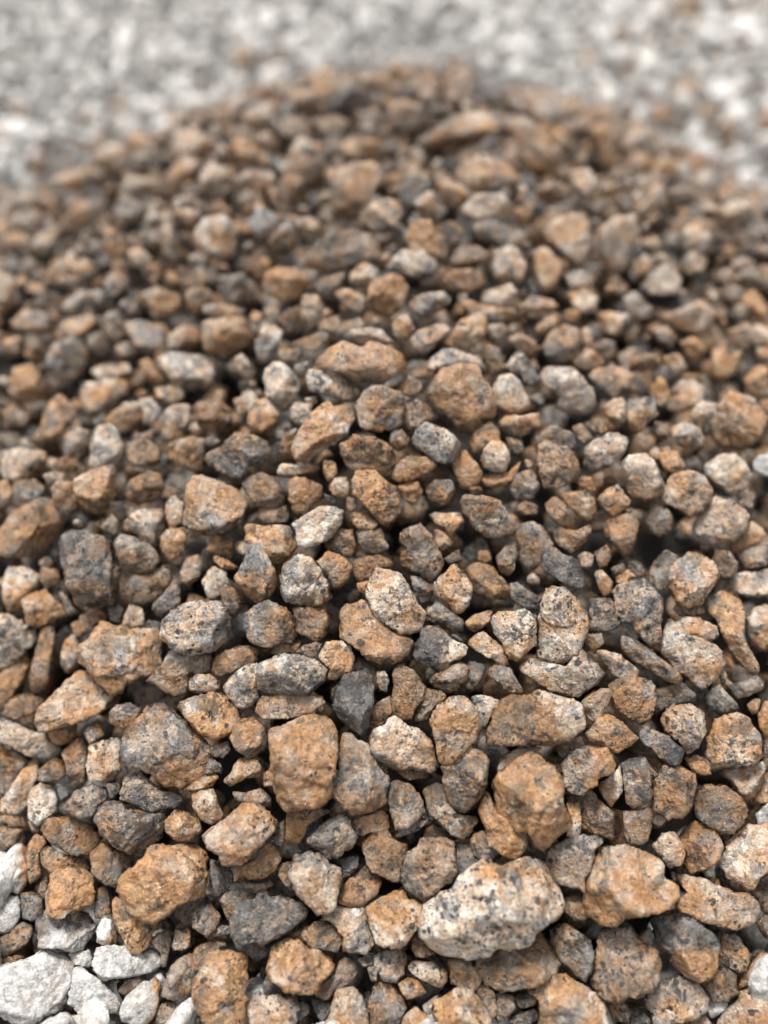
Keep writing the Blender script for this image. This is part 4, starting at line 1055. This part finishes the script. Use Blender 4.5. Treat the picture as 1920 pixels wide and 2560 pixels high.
# mineral patches that stay put on a stone: phrase in its name -> (direction across its face, threshold, tone)
GT, OT, WT, KT = (0.98, 0.15, 0.38, 0), (0.12, 0.98, 0.62, 0), (0.45, 0.22, 0.94, 0), (1.1, 0.1, 0.0, -1)
PATCH = {'grey cap': (0, 1, 0.18, GT), 'grey top': (0, 1, 0.12, GT), 'grey crown': (0, 1, 0.0, GT), 'grey lid': (0, 1, 0.05, (0.6, 0.1, 0.8, 0)),
         'dark top': (0.2, 1, 0.0, KT), 'grey neck': (0, 1, 0.12, GT), 'white topped': (0, 1, 0.05, WT), 'white tipped': (0, 1, 0.2, WT),
         'pale roof': (0, 1, 0.1, WT), 'orange capped': (0, 1, 0.0, OT), 'grey right half': (1, -0.2, 0.15, GT), 'silvery end': (-1, 0, 0.1, WT),
         'glassy grey end': (1, -0.3, 0.15, GT), 'orange flank': (-1, -0.5, 0.1, OT), 'white blaze': (-0.4, -0.6, 0.15, WT),
         'brown face': (1, 0, 0.15, OT), 'black corner': (-0.7, -0.7, 0.28, KT), 'cream tip': (1, 0, 0.25, WT), 'orange beak': (0.4, -1, 0.12, OT),
         'orange foot': (0, -1, 0.05, OT), 'orange rim': (-0.3, -1, 0.2, OT), 'half orange': (0.8, 0, 0.05, OT), 'half grey': (-0.8, 0, -0.05, GT),
         'orange base': (0.3, -1, 0.15, OT), 'orange underside': (0, -1, 0.22, OT), 'grey patch': (0.15, -0.8, 0.0, GT), 'bright right end': (1, 0.8, 0.42, WT),
         'orange lower side': (0.2, -1, 0.15, OT), 'pale end': (1, -0.4, 0.15, WT), 'pale face': (1, 0, 0.0, WT), 'black crystal': (-0.5, 0.1, 0.3, KT),
         'speckled white slab': (-0.8, -0.2, -0.05, (0.5, 0.05, 0.98, -1)), 'glassy white chip': (-0.6, 0.3, 0.2, GT), 'tan spot': (0.6, -0.6, 0.1, OT), 'tan stains': (0.7, 0, 0.1, OT), 'black blotches': (0.7, -0.5, 0.1, KT),
         'grey end': (-1, 0, 0.1, GT), 'black spot': (0.5, 0.5, 0.15, KT), 'orange and grey': (0, 1, 0.1, GT), 'grey and orange': (0, 1, 0.0, GT)}
def patches(s, tone, v, size, rng):
    nm = s['short'] + ' ' + s['rest'].split(',')[0] if s['rest'].startswith('with') else s['short']
    if any(w in nm for w in ('speckled', 'dotted', 'spotted', 'black', 'dots', 'dark spots')): tone[3] = -1.0
    T = np.tile(tone, (len(v), 1))
    rel = v / size
    wob = 0.11 * waves(rng, rel, 5.0) + 0.09 * waves(rng, rel, 14.0) + 0.04 * waves(rng, rel, 34.0)
    for k, (dx, dy, th_, tn) in PATCH.items():
        if k in nm:
            f_ = 1 / (1 + np.exp(-(rel[:, 0] * dx + rel[:, 1] * dy + wob - th_) / 0.05))
            T = T * (1 - f_[:, None]) + np.array(tn, float)[None] * f_[:, None]
    return T

for i, s in enumerate(stones):
    rng = np.random.RandomState(1000 + i)
    H0, dray, t = hit(*s['c'])
    szpx = math.sqrt(s['area'])
    size = szpx * t / FPX
    # the stone's middle sits in the heap's skin; those lying on top of others stand prouder
    C = H0 - dray * (-0.06 * size + 0.18 * min(size, 0.015) * s['lift'] - 0.20 * max(size - 0.018, 0))
    w = -dray
    r_ = np.cross(np.array([0, sp, cp]), w); r_ /= np.linalg.norm(r_); u_ = np.cross(w, r_)
    loc = []
    for (px, py) in s['P']:
        dv = ray(px, py); q = CO + dv * (np.dot(C - CO, w) / np.dot(dv, w)) - C
        loc.append((q @ r_, q @ u_))
    loc = np.array(loc)
    big = szpx > 95
    blur = s['c'][1] < 1000
    level = 5 if (big and not blur) else 4
    if i not in own: level = min(level, 4)
    v, f, _, _ = stone_shape(rng, loc, level)
    tone = jitter(rng, s['col'])
    if s['col'] == 'l': tone[2] -= 0.38
    seed = rng.uniform(-5, 5, 3)
    tone = patches(s, tone, v, size, np.random.RandomState(i)) if s['short'] else tone
    if i in own:
        name = 'pale_gravel_stone' if s['col'] in GREYS else 'gravel_stone'
        o = link(name, make_mesh(name, v, f, tone, seed), label=labels[i], category='stone',
                 group='pale gravel stones of the yard' if s['col'] in GREYS else 'brown granite stones of the heap')
        M = Matrix(((r_[0], u_[0], w[0], C[0]), (r_[1], u_[1], w[1], C[1]), (r_[2], u_[2], w[2], C[2]), (0, 0, 0, 1)))
        o.matrix_world = M
    else:
        B = np.stack([r_, u_, w], 1)
        add_rest(yard_rest if s['col'] in GREYS else heap_rest, v @ B.T + C, f, tone, seed)

# ---------------------------------------------------------------- everything between and behind: loose stones
def random_outline(rng):
    n = rng.randint(4, 7)
    a = np.sort(rng.uniform(0, 6.283, n) * 0.16 + np.arange(n) * 6.283 / n)
    r = rng.uniform(0.70, 1.20, n)
    e = rng.uniform(0.62, 1.0)
    return np.stack([r * np.cos(a), r * np.sin(a) * e], 1) * 0.55
LIB = {}
for lv in (2, 3, 4):
    LIB[lv] = []
    for k in range(60):
        rg = np.random.RandomState(300 + k)
        v, f, sz, hh_ = stone_shape(rg, random_outline(rg), lv, depth=rg.uniform(0.36, 0.56))
        LIB[lv].append((v, f))
def rot(rng):
    q = rng.normal(size=4); q /= np.linalg.norm(q)
    w0, x, y, z = q
    return np.array([[1 - 2 * (y * y + z * z), 2 * (x * y - z * w0), 2 * (x * z + y * w0)],
                     [2 * (x * y + z * w0), 1 - 2 * (x * x + z * z), 2 * (y * z - x * w0)],
                     [2 * (x * z - y * w0), 2 * (y * z + x * w0), 1 - 2 * (x * x + y * y)]])
MASK = np.zeros((2560 // 8, 1920 // 8), bool)       # where surveyed stones already lie, seen along the survey rays
yy, xx = np.mgrid[4:2560:8, 4:1920:8]
for s in stones: MASK |= inside(s['P'], xx, yy)
def covered(u, v, rad):
    if not (0 <= u < 1920 and 0 <= v < 2560): return 0.0
    a0, a1 = int(max(v - rad, 0) // 8), int(min(v + rad, 2559) // 8) + 1
    b0, b1 = int(max(u - rad, 0) // 8), int(min(u + rad, 1919) // 8) + 1
    return MASK[a0:a1, b0:b1].mean()

def dart(rng, x0, x1, y0, y1, dmin, ok):
    cell = dmin / 1.414
    grid = {}; pts = []
    n = int((x1 - x0) * (y1 - y0) / (dmin * dmin) * 5)
    X = rng.uniform(x0, x1, n); Y = rng.uniform(y0, y1, n)
    O = ok(X, Y)
    for x, y, g in zip(X, Y, O):
        if not g: continue
        i, j = int(x / cell + 1e4), int(y / cell + 1e4)
        hitp = False
        for a in range(i - 2, i + 3):
            for b in range(j - 2, j + 3):
                q = grid.get((a, b))
                if q and (q[0] - x) ** 2 + (q[1] - y) ** 2 < dmin * dmin: hitp = True; break
            if hitp: break
        if not hitp:
            grid[(i, j)] = (x, y); pts.append((x, y))
    return pts

def in_view(X, Y, Z=0.0, pad=110):
    q = np.stack([X, Y, np.zeros_like(X) + Z], -1) - CO
    z = q @ CF
    u = W_PX / 2 + FPX * (q @ CR) / z; v = H_PX / 2 - FPX * (q @ CU) / z
    return (z > 0.02) & (u > -pad * 2.5) & (u < W_PX + pad * 2.5) & (v > -pad * 2) & (v < H_PX + pad * 3)

rng = np.random.RandomState(77)
count = 0
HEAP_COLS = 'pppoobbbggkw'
DEEP_SHADE_COLS = 'bbbggkkkg'  # darker mix for buried layers, deepening the gap shadows by colour
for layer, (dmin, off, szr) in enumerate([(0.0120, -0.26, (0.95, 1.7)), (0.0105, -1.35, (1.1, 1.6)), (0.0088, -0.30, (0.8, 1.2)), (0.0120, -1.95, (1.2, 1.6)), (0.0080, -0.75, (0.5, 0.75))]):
    def ok(X, Y):
        Z = heap_z(X, Y)
        return (heap_mask(X, Y) > -0.05) & (in_view(X, Y, Z) | (layer == 0))
    for x, y in dart(rng, -0.29, 0.36, 0.0, 0.68, dmin, ok):
        z = float(heap_z(x, y))
        size = dmin * rng.uniform(*szr)
        u, v, dz = project((x, y, z))
        cov = covered(u, v, 0.42 * size * FPX / dz)
        o_ = off
        if layer == 0 and cov > 0.12: continue
        if layer == 2 and cov > 0.55: continue
        if layer == 2: o_ = -0.62 - 0.9 * cov
        if layer == 4 and (cov > 0.5 or rng.rand() < 0.4): continue
        lv = 3 if v < 450 else (3 if (v < 1000 or layer in (1, 3, 4)) else 4)
        V, F = LIB[lv][rng.randint(60)]
        col = (DEEP_SHADE_COLS if layer in (1, 3) else HEAP_COLS)
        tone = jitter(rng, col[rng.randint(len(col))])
        zc = z + o_ * size
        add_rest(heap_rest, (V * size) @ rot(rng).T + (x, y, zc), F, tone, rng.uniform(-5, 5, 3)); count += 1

# pale gravel of the yard
yard_big = []
for layer, (dmin, off, szr) in enumerate([(0.0175, 0.16, (0.65, 1.75)), (0.0100, 0.05, (0.8, 1.5)), (0.0105, -0.75, (1.1, 1.6))]):
    def ok(X, Y):
        edge = heap_mask(X, Y)
        return (edge < (0.01, 0.03, 0.16)[layer]) & (in_view(X, Y) | (layer == 0))
    far = 1.35
    for x, y in dart(rng, -0.95, 0.95, -0.20, 1.6, dmin, ok):
        z = max(float(heap_z(x, y)), 0.0)
        size = dmin * rng.uniform(*szr)
        u, v, dz = project((x, y, z))
        cov = covered(u, v, 0.42 * size * FPX / dz)
        if layer == 0 and cov > 0.12: continue
        o_ = off if cov < 0.12 else -0.6
        if layer and v < -40: continue
        if layer == 2 and (v < 1300): continue
        lv = 3 if (v < 900 or layer) else 4
        if not in_view(np.array(x), np.array(y)): lv = 2
        V, F = LIB[lv][rng.randint(60)]
        patch = math.sin(9 * x + 4 * y + 1.0) + math.sin(-6 * x + 13 * y) + math.sin(21 * x + 2 * y + 2.0)
        stray = math.exp(6.0 * min(float(heap_mask(x, y)), 0.0)) * 0.55
        if layer == 2: z = 0.0
        col = (('lllllddlldlp' if patch < 0.6 else 'llpldplpdl') if y < 0.6 else ('lllllllldl' if patch < 0.6 else 'llllplldlp')) if v < 1500 else 'lllddddg'
        if v < 1500 and rng.rand() < stray: col = 'opbpog'
        size *= 1.0 if y < 0.5 else 0.82
        tone = jitter(rng, col[rng.randint(len(col))])
        add_rest(yard_rest, (V * size) @ rot(rng).T + (x, y, z + o_ * size), F, tone, rng.uniform(-5, 5, 3)); count += 1

flush(heap_rest, 'heap_gravel', kind='stuff', label='small brown and grey granite chips filling the gaps of the heap', category='gravel')
flush(yard_rest, 'yard_gravel', kind='stuff', label='pale grey gravel covering the ground around the brown heap', category='gravel')
print('fillers', count, 'surveyed', len(stones), 'own', len(own))

if 0:
    for v in range(300, 2560, 200): print('D', v, [round(hit(u, v)[2], 3) for u in (100, 500, 960, 1400, 1820)])
